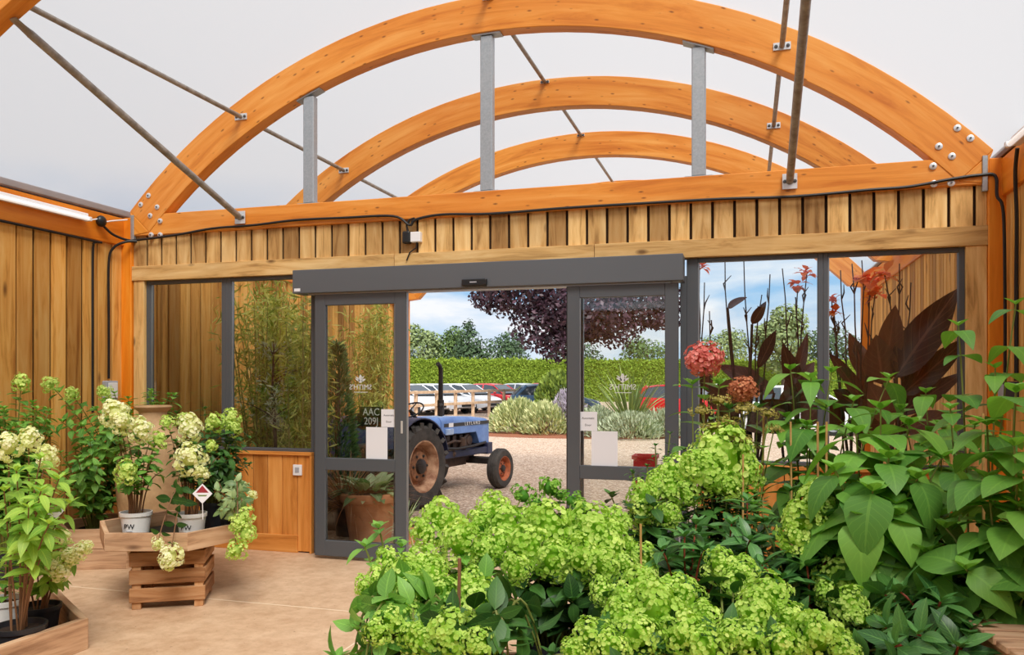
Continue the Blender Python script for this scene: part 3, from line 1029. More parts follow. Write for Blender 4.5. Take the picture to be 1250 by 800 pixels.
MT['soil'] = plain('potting_soil', (58, 40, 28), 0.95, c2=(30, 20, 14), vscale=60, bump=0.6)
MT['pot_black'] = plain('black_pot', (44, 46, 52), 0.45, c2=(34, 35, 40), vscale=5)
MT['pot_white'] = plain('white_pot', (246, 246, 244), 0.45, c2=(236, 236, 234), vscale=8)
MT['terracotta'] = plain('terracotta', (244, 176, 132), 0.8, c2=(222, 150, 106), vscale=4)
MT['stem_green'] = plain('green_stem', (118, 128, 60), 0.6)
MT['stem_brown'] = plain('brown_stem', (128, 92, 62), 0.7)
MT['stem_red'] = plain('red_stem', (150, 66, 44), 0.6)
MT['bark'] = plain('bark', (96, 80, 64), 0.9, c2=(62, 50, 40), vscale=14, bump=0.5)

MT['leaf_dark'] = leafmat('hydrangea_leaf_dark', (34, 70, 30), (74, 122, 52), vein=0.35, trans=0.2)
MT['leaf_mid'] = leafmat('hydrangea_leaf_mid', (70, 120, 48), (132, 186, 82), vein=0.35, trans=0.28)
MT['leaf_big'] = leafmat('broad_leaf', (78, 132, 50), (132, 186, 78), vein=0.14, trans=0.28, rough=0.5)
MT['leaf_bright'] = leafmat('young_leaf', (110, 162, 56), (176, 214, 92), vein=0.3, trans=0.32)
MT['leaf_gloss'] = leafmat('whorled_leaf', (46, 92, 44), (96, 150, 78), vein=0.45, trans=0.18, rough=0.35)
MT['petal_lime'] = leafmat('lime_petal', (144, 194, 50), (234, 248, 150), vein=0, trans=0.35, rough=0.6, spec=0.2)  # colour range widened to paint in crevice shading and whitish highlights
MT['petal_bud'] = leafmat('green_bud', (86, 146, 48), (150, 196, 80), vein=0, trans=0.3, rough=0.6, spec=0.2)
MT['petal_white'] = leafmat('cream_petal', (222, 226, 156), (250, 248, 226), vein=0, trans=0.3, rough=0.6, spec=0.2)
MT['petal_palelime'] = leafmat('pale_lime_petal', (186, 214, 106), (228, 240, 150), vein=0, trans=0.3, rough=0.6, spec=0.2)
MT['petal_pink'] = leafmat('coral_petal', (206, 100, 90), (248, 170, 158), vein=0, trans=0.25, rough=0.6, spec=0.2, tcol=(255, 200, 190))
MT['petal_rust'] = leafmat('rust_petal', (176, 102, 70), (222, 156, 112), vein=0, trans=0.25, rough=0.6, spec=0.2, tcol=(255, 210, 180))
MT['petal_sedum'] = leafmat('olive_bud', (134, 128, 60), (190, 176, 100), vein=0, trans=0.2, rough=0.7, spec=0.2)
MT['petal_canna'] = leafmat('canna_petal', (255, 120, 50), (255, 176, 112), vein=0, trans=0.3, rough=0.5, spec=0.2, tcol=(255, 240, 220))
# ================================================================== OUTSIDE
rr = random.Random(99)
GZ = -0.02

# ---------------------------------------------------------------- tractor
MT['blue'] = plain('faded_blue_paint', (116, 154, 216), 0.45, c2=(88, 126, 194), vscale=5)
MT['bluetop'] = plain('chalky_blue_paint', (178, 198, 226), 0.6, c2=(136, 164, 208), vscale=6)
MT['navy'] = plain('dark_blue_paint', (52, 58, 92), 0.5, c2=(36, 38, 58), vscale=7)
MT['rubber'] = plain('dusty_tyre', (74, 70, 66), 0.85, c2=(50, 47, 45), vscale=9)
MT['rust'] = plain('rusty_rim', (190, 104, 62), 0.7, c2=(128, 66, 40), vscale=11)
MT['rustpale'] = plain('rusty_pale_rim', (196, 158, 126), 0.7, c2=(130, 82, 54), vscale=7)
MT['rustbrown'] = plain('rusty_disc', (168, 118, 82), 0.75, c2=(96, 60, 42), vscale=9)
MT['engine'] = plain('oily_engine', (84, 62, 50), 0.6, c2=(44, 34, 30), vscale=12)
MT['iron'] = plain('dark_iron', (58, 52, 50), 0.5, metal=0.4, c2=(40, 36, 34), vscale=10)

TR = thing('tractor', 'old blue tractor with rusty wheels parked outside the open doors', 'tractor', (-4.63, 9.56, GZ), math.radians(78.2))
RX90 = Matrix.Rotation(PI / 2, 3, 'X')


def wheel(parent, name, x, y, r, w, rim_r, side, rimmat, lugs=False):
    """axis along local y; side=-1: the visible face looks to -y"""
    o = MB(); c = (x, y, r)
    prof = [(rim_r, -w * .46), (rim_r + (r - rim_r) * .25, -w * .5), (r * .90, -w * .48), (r * .965, -w * .36), (r * .985, 0), (r * .965, w * .36), (r * .90, w * .48), (rim_r + (r - rim_r) * .25, w * .5), (rim_r, w * .46)]
    o.lathe(prof, 40, c, M=RX90)
    if lugs:
        nl = 18
        for k in range(nl):
            for sgn in (-1, 1):
                a = 2 * PI * (k + (.5 if sgn > 0 else 0)) / nl
                Mx = Matrix.Translation(c) @ Matrix.Rotation(a, 4, 'Y') @ Matrix.Translation((0, sgn * w * .26, r * .975)) @ Matrix.Rotation(sgn * 0.7, 4, 'Z')
                o.box((-0.024, -w * .29, -0.05), (0.024, w * .29, 0.032), rnd=.5, M=Mx)
    else:
        for yy in (-.2, 0, .2):
            o.lathe([(r * .97, yy * w - .012), (r * 1.0, yy * w - .009), (r * 1.0, yy * w + .009), (r * .97, yy * w + .012)], 40, c, M=RX90)
    wo = o.build(name, MT['rubber'], parent)
    q = MB(); f = side
    # lathe about y: profile z -> -y after RX90; use explicit sign
    pr = [(rim_r * 1.03, f * w * .43), (rim_r * 1.0, f * w * .47), (rim_r * .95, f * w * .46), (rim_r * .90, f * w * .34), (rim_r * .86, f * w * .30), (rim_r * .80, f * w * .02), (rim_r * .70, -f * w * .02)]
    q.lathe([(a, -b_) for a, b_ in pr], 36, c, M=RX90)
    ri = q.build('rim', rimmat, wo)
    q = MB()
    q.lathe([(a, -b_) for a, b_ in [(rim_r * .30, f * w * .23), (rim_r * .28, f * w * .36), (rim_r * .16, f * w * .40), (1e-4, f * w * .41)]], 16, c, M=RX90)
    for k in range(6):
        a = 2 * PI * k / 6
        q.ball((x + math.cos(a) * rim_r * .44, y + f * w * .25, r + math.sin(a) * rim_r * .44), rim_r * .06, 6, 4)
    q.build('hub', MT['iron'], wo)
    q = MB(); q.lathe([(a, -b_) for a, b_ in [(rim_r * .72, -f * w * .03), (rim_r * .64, f * w * .06), (rim_r * .55, f * w * .20), (rim_r * .36, f * w * .24), (1e-4, f * w * .24)]], 36, c, M=RX90)
    q.build('wheel_disc', MT['rust'] if not lugs else MT['rustbrown'], wo)
    return wo


wheel(TR, 'rear_wheel', 0, -0.60, 0.535, 0.30, 0.33, -1, MT['rustpale'], True)
wheel(TR, 'rear_wheel', 0, 0.60, 0.535, 0.30, 0.33, 1, MT['rustpale'], True)
wheel(TR, 'front_wheel', 2.19, -0.62, 0.30, 0.17, 0.185, -1, MT['rust'])
wheel(TR, 'front_wheel', 2.19, 0.55, 0.30, 0.17, 0.185, 1, MT['rust'])
# gearbox, rear axle
b = MB(); b.box((-0.32, -0.2, 0.36), (0.35, 0.2, 0.80)); b.box((0.3, -0.15, 0.40), (1.2, 0.15, 0.74)); b.tube([(0, -0.62, 0.535), (0, 0.62, 0.535)], 0.10, 14)
b.build('gearbox', MT['engine'], TR, bevel=0.03, segs=2)
# engine
b = MB(); b.box((1.15, -0.14, 0.42), (2.1, 0.14, 0.84)); b.box((1.3, -0.17, 0.36), (1.95, 0.17, 0.5))
for k in range(4): b.box((1.36 + k * .18, -0.19, 0.62), (1.46 + k * .18, -0.13, 0.82))
b.tube([(1.75, -0.22, 0.60), (1.75, -0.22, 0.78)], 0.055, 12); b.tube([(2.0, -0.2, 0.72), (2.0, -.02, 0.72)], 0.08, 12)
b.tube([(1.3, -0.21, 0.70), (1.5, -0.23, 0.74), (1.7, -0.22, 0.72), (1.9, -0.2, 0.8)], 0.022, 8); b.ball((1.45, -.22, .56), .07)
b.build('engine', MT['engine'], TR, bevel=0.008)
b = MB(); b.tube([(1.1, -0.26, 0.66), (1.5, -0.30, 0.63), (1.9, -0.29, 0.64), (2.35, -0.27, 0.67)], 0.02, 8); b.build('steering_rod', MT['iron'], TR)
# side beam
b = MB(); b.box((1.05, -0.27, 0.50), (2.42, -0.17, 0.60)); b.box((1.05, 0.17, 0.50), (2.42, 0.27, 0.60)); b.box((2.40, -0.28, 0.48), (2.56, 0.28, 0.66))
b.build('chassis_rail', MT['navy'], TR, bevel=0.01)
# front axle
b = MB(); b.box((2.11, -0.56, 0.36), (2.25, 0.50, 0.46)); b.tube([(2.19, -0.53, 0.26), (2.19, -0.53, 0.56)], 0.035, 8); b.tube([(2.19, 0.48, 0.26), (2.19, 0.48, 0.56)], 0.035, 8)
b.tube([(2.19, -0.62, 0.30), (2.19, -0.50, 0.30)], 0.03, 8); b.tube([(2.19, .55, 0.30), (2.19, .46, 0.30)], 0.03, 8); b.box((2.1, -.1, .42), (2.3, .1, .56))
b.build('front_axle', MT['iron'], TR, bevel=0.008)


# bonnet: lofted rounded section, cut away over the engine
def loft(mb, stations, n=7, mi=0, caps=True):
    """stations: (x, halfwidth, z_low, z_top, corner)"""
    vs = []
    m = None
    for (x, hw, z0, z1, cr) in stations:
        ring = [Vector((x, -hw, z0))]
        for k in range(n):
            a = PI - (PI / 2) * k / (n - 1)
            ring.append(Vector((x, -hw + cr + cr * math.cos(a), z1 - cr + cr * math.sin(a))))
        for k in range(n):
            a = PI / 2 - (PI / 2) * k / (n - 1)
            ring.append(Vector((x, hw - cr + cr * math.cos(a), z1 - cr + cr * math.sin(a))))
        ring.append(Vector((x, hw, z0)))
        m = len(ring); vs += ring
    fs = []
    for i in range(len(stations) - 1):
        for k in range(m):
            k2 = (k + 1) % m
            fs.append((i * m + k, i * m + k2, (i + 1) * m + k2, (i + 1) * m + k))
    if caps:
        fs.append(tuple(range(m))[::-1]); e = (len(stations) - 1) * m; fs.append(tuple(range(e, e + m)))
    mb.add(vs, fs, [(v.x, v.z) for v in vs], 0.5, mi, True)


b = MB(); loft(b, [(1.13, .255, .86, 1.10, .07), (1.6, .255, .84, 1.095, .07), (2.1, .25, .84, 1.07, .07), (2.2, .25, .66, 1.06, .07), (2.50, .24, .64, 1.03, .08), (2.54, .22, .66, 1.0, .08)])
hood = b.build('bonnet', MT['blue'], TR, bevel=0.008)
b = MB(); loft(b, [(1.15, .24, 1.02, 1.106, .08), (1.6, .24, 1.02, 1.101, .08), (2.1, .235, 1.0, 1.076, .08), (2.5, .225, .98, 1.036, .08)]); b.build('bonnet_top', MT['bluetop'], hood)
b = MB(); b.box((1.2, -0.2585, 0.955), (2.48, -0.2535, 1.005)); st = b.build('bonnet_stripe', MT['black'], hood)
b = MB(); b.box((1.32, -0.2605, 0.95), (1.44, -0.2575, 1.01)); b.build('badge_plate', MT['white'], st)
Mt = Matrix(((1, 0, 0, 1.98), (0, 0, -1, -0.2605), (0, 1, 0, 0.98), (0, 0, 0, 1)))
text_mesh('bonnet_lettering', 'L E Y L A N D', 0.075, MT['white'], st, Mt, 0.001)
b = MB(); b.box((1.22, -0.285, 0.84), (1.42, -0.25, 0.93)); b.build('side_lamp', MT['bluetop'], TR, bevel=0.012, segs=2)
b = MB()
for k in range(7): b.box((2.53, -.17, .70 + k * .042), (2.552, .17, .715 + k * .042))
b.build('grille', MT['black'], TR)
# cowl, dash, tank
b = MB(); loft(b, [(0.78, .23, .74, 1.02, .10), (0.95, .26, .74, 1.09, .11), (1.11, .262, .74, 1.11, .10)]); b.build('cowl', MT['blue'], TR, bevel=0.01)
b = MB(); b.tube([(0.92, 0, 1.05), (0.74, 0, 1.20)], 0.025, 8)
b.build('steering_column', MT['iron'], TR)
q = Matrix.Rotation(-0.55, 3, 'Y')
b = MB(); b.lathe([(0.19, -0.012), (0.205, -.006), (0.205, .006), (0.19, 0.012), (0.182, 0)], 28, (0.73, 0, 1.21), M=q, closed=True)
for k in range(3):
    a = 2 * PI * k / 3; b.tube([Vector((.73, 0, 1.21)), Vector((.73, 0, 1.21)) + q @ Vector((.185 * math.cos(a), .185 * math.sin(a), 0))], 0.009, 6)
b.build('steering_wheel', MT['black'], TR)
# exhaust
b = MB(); b.tube([(1.58, 0.05, 1.06), (1.58, 0.05, 1.33), (1.58, 0.05, 1.34), (1.58, .05, 1.74), (1.575, .05, 1.80), (1.55, .05, 1.84), (1.50, .05, 1.87)], [.05, .05, .036, .033, .033, .033, .033], 12)
b.build('exhaust', MT['iron'], TR)
b = MB(); b.tube([(1.38, -0.08, 1.08), (1.38, -0.08, 1.22)], 0.03, 10); b.ball((1.38, -.08, 1.25), .045); b.build('air_intake', MT['iron'], TR)
# mudguards
for sgn in (-1, 1):
    b = MB(); vs, fs = [], []
    n = 16
    for k in range(n + 1):
        a = math.radians(15 + 140 * k / n)
        for (rr_, yy) in ((.60, .40), (.60, .72), (.615, .72), (.615, .40)):
            vs.append((rr_ * math.cos(a), sgn * yy, .535 + rr_ * math.sin(a)))
    for k in range(n):
        for e in range(4): fs.append((k * 4 + e, k * 4 + (e + 1) % 4, k * 4 + 4 + (e + 1) % 4, k * 4 + 4 + e))
    fs += [(3, 2, 1, 0), (n * 4, n * 4 + 1, n * 4 + 2, n * 4 + 3)]
    b.add(vs, fs, smooth=True); b.box((-.45, sgn * .42 - .008, .62), (.5, sgn * .42 + .008, 1.05))
    b.build('mudguard', MT['navy'], TR)
# seat
b = MB(); b.box((-0.12, -0.2, 0.98), (0.26, 0.2, 1.04)); b.box((-0.18, -0.2, 1.0), (-0.12, 0.2, 1.2)); b.tube([(0.05, 0, 0.78), (0.05, 0, 1.0)], 0.04, 8); b.build('seat', MT['black'], TR, bevel=0.02, segs=2)
# number plate on a bracket at the rear, facing back
pc = at(453.5, 509, 9.2)
Mi = Matrix.Rotation(-math.radians(78.2), 4, 'Z') @ Matrix.Translation(-Vector((-4.63, 9.56, GZ)))
pl = Mi @ pc
b = MB(); b.box((pl.x - .006, pl.y - .165, pl.z - .115), (pl.x + .006, pl.y + .165, pl.z + .115))
b.tube([(pl.x + .02, pl.y, pl.z - .1), (pl.x + .25, pl.y + .1, .95), (-0.25, -.42, .9)], 0.015, 6)
po = b.build('number_plate', MT['black'], TR); po['label'] = 'black number plate with white characters'
for i, tx in enumerate(('AAC', '209J')):
    Mt = Matrix(((0, 0, -1, pl.x - .0075), (-1, 0, 0, pl.y), (0, 1, 0, pl.z + .052 - .105 * i), (0, 0, 0, 1)))
    text_mesh('plate_lettering', tx, 0.118, MT['white'], po, Mt, 0.001)

# ---------------------------------------------------------------- cars
MT['car_glass'] = plain('car_glass', (58, 70, 80), 0.08, spec=0.8)
MT['car_trim'] = plain('car_black_trim', (30, 31, 33), 0.6)
MT['alloy'] = plain('alloy_wheel', (150, 152, 156), 0.35, metal=0.6)
MT['headlamp'] = plain('headlamp', (226, 230, 236), 0.15, spec=0.8)
MT['taillamp'] = plain('tail_lamp', (170, 24, 22), 0.3)
CARP = {'white': plain('white_car_paint', (226, 229, 234), 0.25, coat=0.6), 'silver': plain('silver_car_paint', (176, 184, 190), 0.25, coat=0.6),
        'red': plain('red_car_paint', (200, 28, 38), 0.25, coat=0.6), 'blue': plain('blue_car_paint', (72, 112, 150), 0.25, coat=0.6), 'dred': plain('dark_red_car_paint', (150, 40, 38), 0.3, coat=0.6)}


def car(p, ang, col, label):
    t = thing('car', label, 'car', (p.x, p.y, GZ), ang, 'cars in the car park')
    b = MB()
    st = [(-2.06, .70, .42, .80, .10), (-1.95, .82, .26, .98, .14), (-1.4, .87, .2, .98, .12), (-.4, .88, .2, .95, .10), (.75, .88, .2, .94, .10), (1.35, .86, .22, .86, .12), (1.85, .80, .26, .74, .14), (2.08, .64, .34, .60, .12)]
    loft(b, st)
    b.build('car_body', CARP[col], t)
    b = MB()
    g = [(-1.92, .66, .70, .93, 1.02), (-1.55, .62, .78, .93, 1.36), (-0.9, .60, .80, .93, 1.46), (-.1, .60, .80, .93, 1.47), (.35, .60, .79, .93, 1.40), (1.12, .66, .74, .90, .96)]
    vs = []
    for (x, ht, hb, zb, zt) in g:
        vs += [(x, -hb, zb), (x, -ht, zt - .06), (x, -ht + .1, zt), (x, ht - .1, zt), (x, ht, zt - .06), (x, hb, zb)]
    fs, roof = [], []
    for i in range(len(g) - 1):
        for k in range(5):
            fs.append((i * 6 + k, i * 6 + k + 1, i * 6 + 7 + k, i * 6 + 6 + k))
    b.add(vs, fs, smooth=False); b.build('glasshouse', MT['car_glass'], t)
    # roof skin and pillars in body colour
    b = MB(); rv = []
    for (x, ht, hb, zb, zt) in g[1:5]:
        rv += [(x, -ht - .005, zt - .065), (x, -ht + .1, zt + .008), (x, ht - .1, zt + .008), (x, ht + .005, zt - .065)]
    b.add(rv, [(i * 4 + k, i * 4 + k + 1, i * 4 + 5 + k, i * 4 + 4 + k) for i in range(3) for k in range(3)], smooth=True)
    for s in (-1, 1):
        b.tube([(1.12, s * .74, .92), (.35, s * .61, 1.38)], .03, 6); b.tube([(-.25, s * .80, .93), (-.3, s * .605, 1.42)], .035, 6); b.tube([(-1.75, s * .72, .95), (-1.3, s * .62, 1.40)], .07, 6)
    b.build('car_roof', CARP[col], t)
    for x in (-1.3, 1.3):
        for s in (-1, 1):
            b = MB(); b.lathe([(.19, s * -.1), (.29, -s * .1), (.31, -s * .06), (.31, s * .08), (.29, s * .1), (.2, s * .1)], 24, (x, s * .78, .31), M=RX90)
            w_ = b.build('wheel', MT['car_trim'], t)
            b = MB(); b.lathe([(.2, -s * .1), (.18, -s * .085), (.06, -s * .07), (1e-4, -s * .085)], 20, (x, s * .79, .31), M=RX90); b.build('wheel_rim', MT['alloy'], w_)
    for s in (-1, 1):
        b = MB(); b.ball((1.88, s * .58, .64), .1, 10, 6, sc=(1.5, 1.5, .8)); b.build('headlamp', MT['headlamp'], t)
        b = MB(); b.ball((-1.95, s * .64, .82), .1, 10, 6, sc=(.7, 1, 1.3)); b.build('tail_lamp', MT['taillamp'], t)
        b = MB(); b.ball((.72, s * .95, 1.0), .09, 8, 6, sc=(.8, 1, .7)); b.build('wing_mirror', CARP[col], t)
    b = MB(); b.box((2.0, -.4, .36), (2.10, .4, .5)); b.build('radiator_grille', MT['car_trim'], t, bevel=.02)
    return t


HD = YAW + math.radians(-38)
for (px, d, col, lab, da) in ((499, 38.5, 'white', 'white car at the left end of the row behind the fence', 0), (532, 40, 'white', 'second white car from the left in the row behind the fence', 0),
                              (566, 41.5, 'white', 'white car parked just left of the red car', 0), (604, 43, 'red', 'red car in the row, seen above the tractor bonnet', 2),
                              (642, 46, 'silver', 'silver white car just right of the red car in the row', 0), (672, 52, 'dred', 'dark red car at the far right end of the row', 0),
                              (676, 37, 'blue', 'blue car half hidden behind the pale bushes', 40), (836, 31, 'red', 'red car seen through the right glass door', 0),
                              (880, 36, 'white', 'white car seen low through the window right of the doors', 0), (975, 25, 'white', 'nearest white car, glimpsed behind the dark canna stems', 0)):
    car(at(px, 500, d), HD + math.radians(da), col, lab)

# ---------------------------------------------------------------- rail fence
MT['rail'] = plain('weathered_rail', (206, 178, 148), 0.85, c2=(170, 142, 114), vscale=6)
fa, fb_ = at(480, 500, 29), at(648, 500, 40)
F_ = thing('rail_fence', 'low post and rail timber fence in front of the parked cars', 'fence', (fa.x, fa.y, GZ))
dv = Vector((fb_.x - fa.x, fb_.y - fa.y, 0)); ln = dv.length; dv.normalize(); nv = Vector((-dv.y, dv.x, 0))
n = 9
for k in range(n):
    c = dv * (ln * k / (n - 1))
    b = MB(); b.box((c.x - .06, c.y - .06, 0), (c.x + .06, c.y + .06, 1.24)); b.build('post', MT['rail'], F_, bevel=.01)
for z in (0.62, 1.12):
    b = MB(); Mx = Matrix(((dv.x, nv.x, 0, 0), (dv.y, nv.y, 0, 0), (0, 0, 1, 0), (0, 0, 0, 1)))
    b.box((-.1, -.11, z), (ln + .1, -.065, z + .11), M=Mx); b.build('rail', MT['rail'], F_, bevel=.008)

# ---------------------------------------------------------------- hedge
MT['hedge'] = leafmat('hedge_leaf', (92, 116, 34), (150, 174, 66), vein=0, trans=0.25, rough=0.7, spec=0.15)
b = MB()
ha, hb_ = at(380, 500, 58), at(1100, 500, 66)
hv = Vector((hb_.x - ha.x, hb_.y - ha.y, 0)); hl = hv.length; hv.normalize(); hn = Vector((hv.y, -hv.x, 0))
nx, nz = 150, 10
vs, fs = [], []
for i in range(nx + 1):
    for j in range(nz + 5):
        if j <= nz: z, dep = 3.2 * j / nz, 0.0
        else: z, dep = 3.2, (j - nz) * .45
        p = Vector((ha.x, ha.y, 0)) + hv * (hl * i / nx) - hn * dep
        k = mnoise.noise(Vector((i * .5, j * .7, 0))) * .16
        p += hn * k; p.z = z + (k * .6 if z > 3 else 0) + GZ
        vs.append(p)
m_ = nz + 5
for i in range(nx):
    for j in range(m_ - 1):
        fs.append((i * m_ + j, (i + 1) * m_ + j, (i + 1) * m_ + j + 1, i * m_ + j + 1))
b.add(vs, fs, None, 0.3, 0, True)
for _ in range(30000):
    t_, z = rr.random(), rr.random() ** .8
    p = Vector((ha.x, ha.y, 0)) + hv * (hl * t_) + hn * rr.uniform(-.02, .2); p.z = z * 3.24
    nn = (hn + rdir(rr) * .9).normalized(); d = nn.orthogonal(); d.rotate(Quaternion(nn, rr.uniform(0, 6.28)))
    quadleaf(b, p, d, nn.cross(d), rr.uniform(.10, .2), .08, rr.uniform(.1, 1))
hd = b.build('hedge', MT['hedge'])
tag(hd, 'long clipped bright green hedge beyond the parked cars', 'hedge')


# ---------------------------------------------------------------- trees
def tree(name, label, px, d, blobs, lmat, n, size, trunk_r, rng, asp=.55, group=None, trunk_top=None):
    c0 = at(px, 500, d)
    t = thing(name, label, 'tree', (c0.x, c0.y, GZ), 0, group)
    b = MB()
    tot = sum(bl[3] * bl[3] for bl in blobs)
    rgt = Vector((CA, SA, 0)); fw = Vector((-SA, CA, 0))
    for (bx, bf, bz, rx, rz) in blobs:
        c = rgt * bx + fw * bf + Vector((0, 0, bz))
        cloud(b, c, (rx, rx, rz), int(n * rx * rx / tot), size, rng, shell=.35, asp=asp)
    b.build('foliage', lmat, t)
    b = MB(); tt = trunk_top or max(bl[2] for bl in blobs)
    b.tube([(0, 0, 0), (.1, 0, tt * .4), (0, .1, tt * .8), (0.05, 0, tt)], [trunk_r, trunk_r * .85, trunk_r * .55, trunk_r * .2], 8)
    for (bx, bf, bz, rx, rz) in blobs:
        c = rgt * bx + fw * bf + Vector((0, 0, bz)); b.tube([(0, 0, tt * .45), c * .6 + Vector((0, 0, tt * .2)), c], [trunk_r * .5, trunk_r * .3, .02], 6)
    b.build('trunk', MT['bark'], t)
    return t


MT['beech'] = leafmat('copper_beech_leaf', (34, 22, 30), (92, 64, 78), vein=0, trans=0.12, rough=0.5, tcol=(255, 150, 170))
MT['tree_a'] = leafmat('tree_leaf_olive', (56, 80, 40), (112, 138, 74), vein=0, trans=0.15, rough=0.7)
MT['tree_b'] = leafmat('tree_leaf_dark', (40, 62, 42), (82, 108, 70), vein=0, trans=0.12, rough=0.7)
MT['tree_c'] = leafmat('tree_leaf_pale', (92, 112, 70), (150, 166, 112), vein=0, trans=0.18, rough=0.7)
rng = random.Random(5)
bl = [(0, 0, 6.6, 3.6, 3.0), (-2.4, -.6, 5.6, 2.0, 1.5), (-3.2, 0, 6.6, 1.3, .9), (-1.2, -1, 3.9, 1.5, 1.2), (-.6, -1.2, 3.1, 1.1, .8), (2.6, -.8, 5.2, 1.8, 1.4), (3.8, 0, 5.0, 1.3, .7), (1.6, -1, 3.9, 1.4, 1.0), (3.6, -.5, 4.1, 1.0, .4), (-3.4, 0, 5.1, 1.0, .6), (.4, -1.5, 4.5, 2.0, 1.2)]
tree('copper_beech', 'dark purple leaved tree hanging over the yard above the hedge', 698, 34, bl, MT['beech'], 16000, .22, .26, rng, trunk_top=7)
far = [('pale airy tree above the hedge left of the tractor exhaust', 515, 82, [(0, 0, 4.5, 2.0, 2.4), (-.8, 0, 6.2, 1.2, 1.3), (.8, 0, 5.6, 1.2, 1.2)], 'tree_c', 2600),
       ('round olive tree behind the hedge beside the exhaust pipe', 546, 84, [(0, 0, 4.4, 2.4, 2.2), (.8, 0, 6.0, 1.4, 1.4)], 'tree_a', 2600),
       ('dark pointed tree behind the hedge left of the purple tree', 572, 80, [(0, 0, 3.6, 2.2, 1.8), (0, 0, 5.4, 1.4, 1.6), (0, 0, 6.8, .7, 1.1)], 'tree_b', 2600),
       ('dark tree behind the hedge under the purple branches', 612, 82, [(0, 0, 4.2, 3.0, 2.0), (1, 0, 5.6, 1.6, 1.2)], 'tree_b', 2200),
       ('dark bushy tree behind the hedge at the left door edge', 476, 82, [(0, 0, 3.8, 2.8, 1.8)], 'tree_b', 1800),
       ('tall dark tree behind the purple tree', 700, 86, [(0, 0, 4.2, 3.2, 2.2)], 'tree_b', 1500),
       ('olive tree showing through the right glass door', 790, 84, [(0, 0, 4.0, 3.0, 2.0), (-1.2, 0, 5.2, 1.4, 1.2)], 'tree_a', 2200),
       ('pale tree beyond the window right of the doors', 880, 84, [(0, 0, 4.6, 3.2, 2.0), (1.2, 0, 6.0, 1.6, 1.2)], 'tree_c', 2400),
       ('tall airy tree filling the sky beyond the right window', 955, 60, [(0, 0, 4.2, 2.2, 2.2), (.4, 0, 6.0, 1.5, 1.4), (-1.2, 0, 5.0, 1.1, 1.0)], 'tree_c', 3200),
       ('dark low tree beyond the right end window', 1010, 70, [(0, 0, 4.0, 3.0, 2.4)], 'tree_b', 2200)]
for lab, px, d, bl, mm, n in far:
    tree('distant_tree', lab, px, d, bl, MT[mm], n, .34, .16, rng, group='trees beyond the hedge')

# ---------------------------------------------------------------- beds and bushes
MT['mulch'] = plain('red_brown_mulch', (156, 96, 66), 0.95, c2=(112, 64, 42), vscale=22, bump=.5)
b = MB()
ca_, cb_ = at(592, 500, 23.3), at(850, 500, 22.6)
cc = (ca_ + cb_) / 2; uu = (cb_ - ca_); L_ = uu.length / 2 + .6; uu.normalize(); vv = Vector((-uu.y, uu.x, 0))
ring = [Vector((cc.x, cc.y, GZ)) + uu * (L_ * math.cos(a)) + vv * (1.6 * math.sin(a) + 1.0) for a in [2 * PI * k / 40 for k in range(40)]]
b.prism(ring, (0, 0, .02)); struct(b.build('planting_bed_ground', MT['mulch']), 'red brown mulch bed in the yard')
MT['pale_bush'] = leafmat('variegated_leaf', (130, 146, 92), (222, 222, 170), vein=0, trans=0.2, rough=0.7)
MT['grey_bush'] = leafmat('grey_green_leaf', (118, 132, 104), (206, 212, 186), vein=0, trans=0.2, rough=0.7)
MT['lav_bush'] = leafmat('lavender_spray', (132, 122, 140), (196, 186, 204), vein=0, trans=0.15, rough=0.7)
MT['green_bush'] = leafmat('bush_leaf', (70, 92, 34), (140, 160, 66), vein=0, trans=0.2, rough=0.7)


def bush(name, label, px, d, rx, h, mm, n, size, asp=.3, depth=.8, group='bushes in the yard bed'):
    c0 = at(px, 500, d)
    t = thing(name, label, 'bush', (c0.x, c0.y, GZ + .05), 0, group)
    b = MB()
    rgt = Vector((CA, SA, 0)); fw = Vector((-SA, CA, 0))
    for _ in range(n):
        v = rdir(rng); v.z = abs(v.z)
        k = .55 + .45 * rng.random() ** .5
        p = rgt * (v.x * rx * k) + fw * (v.y * depth * k) + Vector((0, 0, max(.02, v.z * h * k)))
        d_ = (v + Vector((0, 0, .7)) + rdir(rng) * .6).normalized(); s_ = d_.cross(rdir(rng)).normalized()
        l = size * rng.uniform(.7, 1.3); quadleaf(b, p - d_ * l * .5, d_, s_, l, l * asp, rng.random())
    b.build('foliage', MT[mm], t)
    b = MB()
    for k in range(9):
        a = 2 * PI * k / 9; b.tube([(0, 0, 0), (rx * .3 * math.cos(a), depth * .3 * math.sin(a), h * .4), (rx * .55 * math.cos(a), depth * .5 * math.sin(a), h * .7)], [.02, .015, .006], 5)
    b.build('stems', MT['stem_brown'], t)
    return t


bush('variegated_bush', 'pale variegated bush just right of the tractor front wheel', 632, 25, 0.95, 1.05, 'pale_bush', 2600, .17)
bush('variegated_bush', 'pale variegated bush in the middle of the bed by the door edge', 664, 24.2, 0.75, .98, 'pale_bush', 1900, .16)
bush('flowering_bush', 'greyish lavender bush by the edge of the right door leaf', 694, 24.8, 0.7, 1.35, 'lav_bush', 1900, .15)
bush('green_bush', 'taller green yellow bush behind the lavender bush', 681, 29, 1.0, 2.0, 'green_bush', 2000, .2, asp=.5)
bush('grey_bush', 'silvery bush at the left foot of the spiky plant', 728, 23.2, 0.8, .85, 'grey_bush', 1900, .15)
bush('grey_bush', 'silvery mounded bush in front of the spiky plant', 768, 22.4, 0.95, .72, 'grey_bush', 2400, .15)
bush('grey_bush', 'silvery bush at the right end of the bed', 806, 23.0, 0.8, .78, 'grey_bush', 1800, .15)
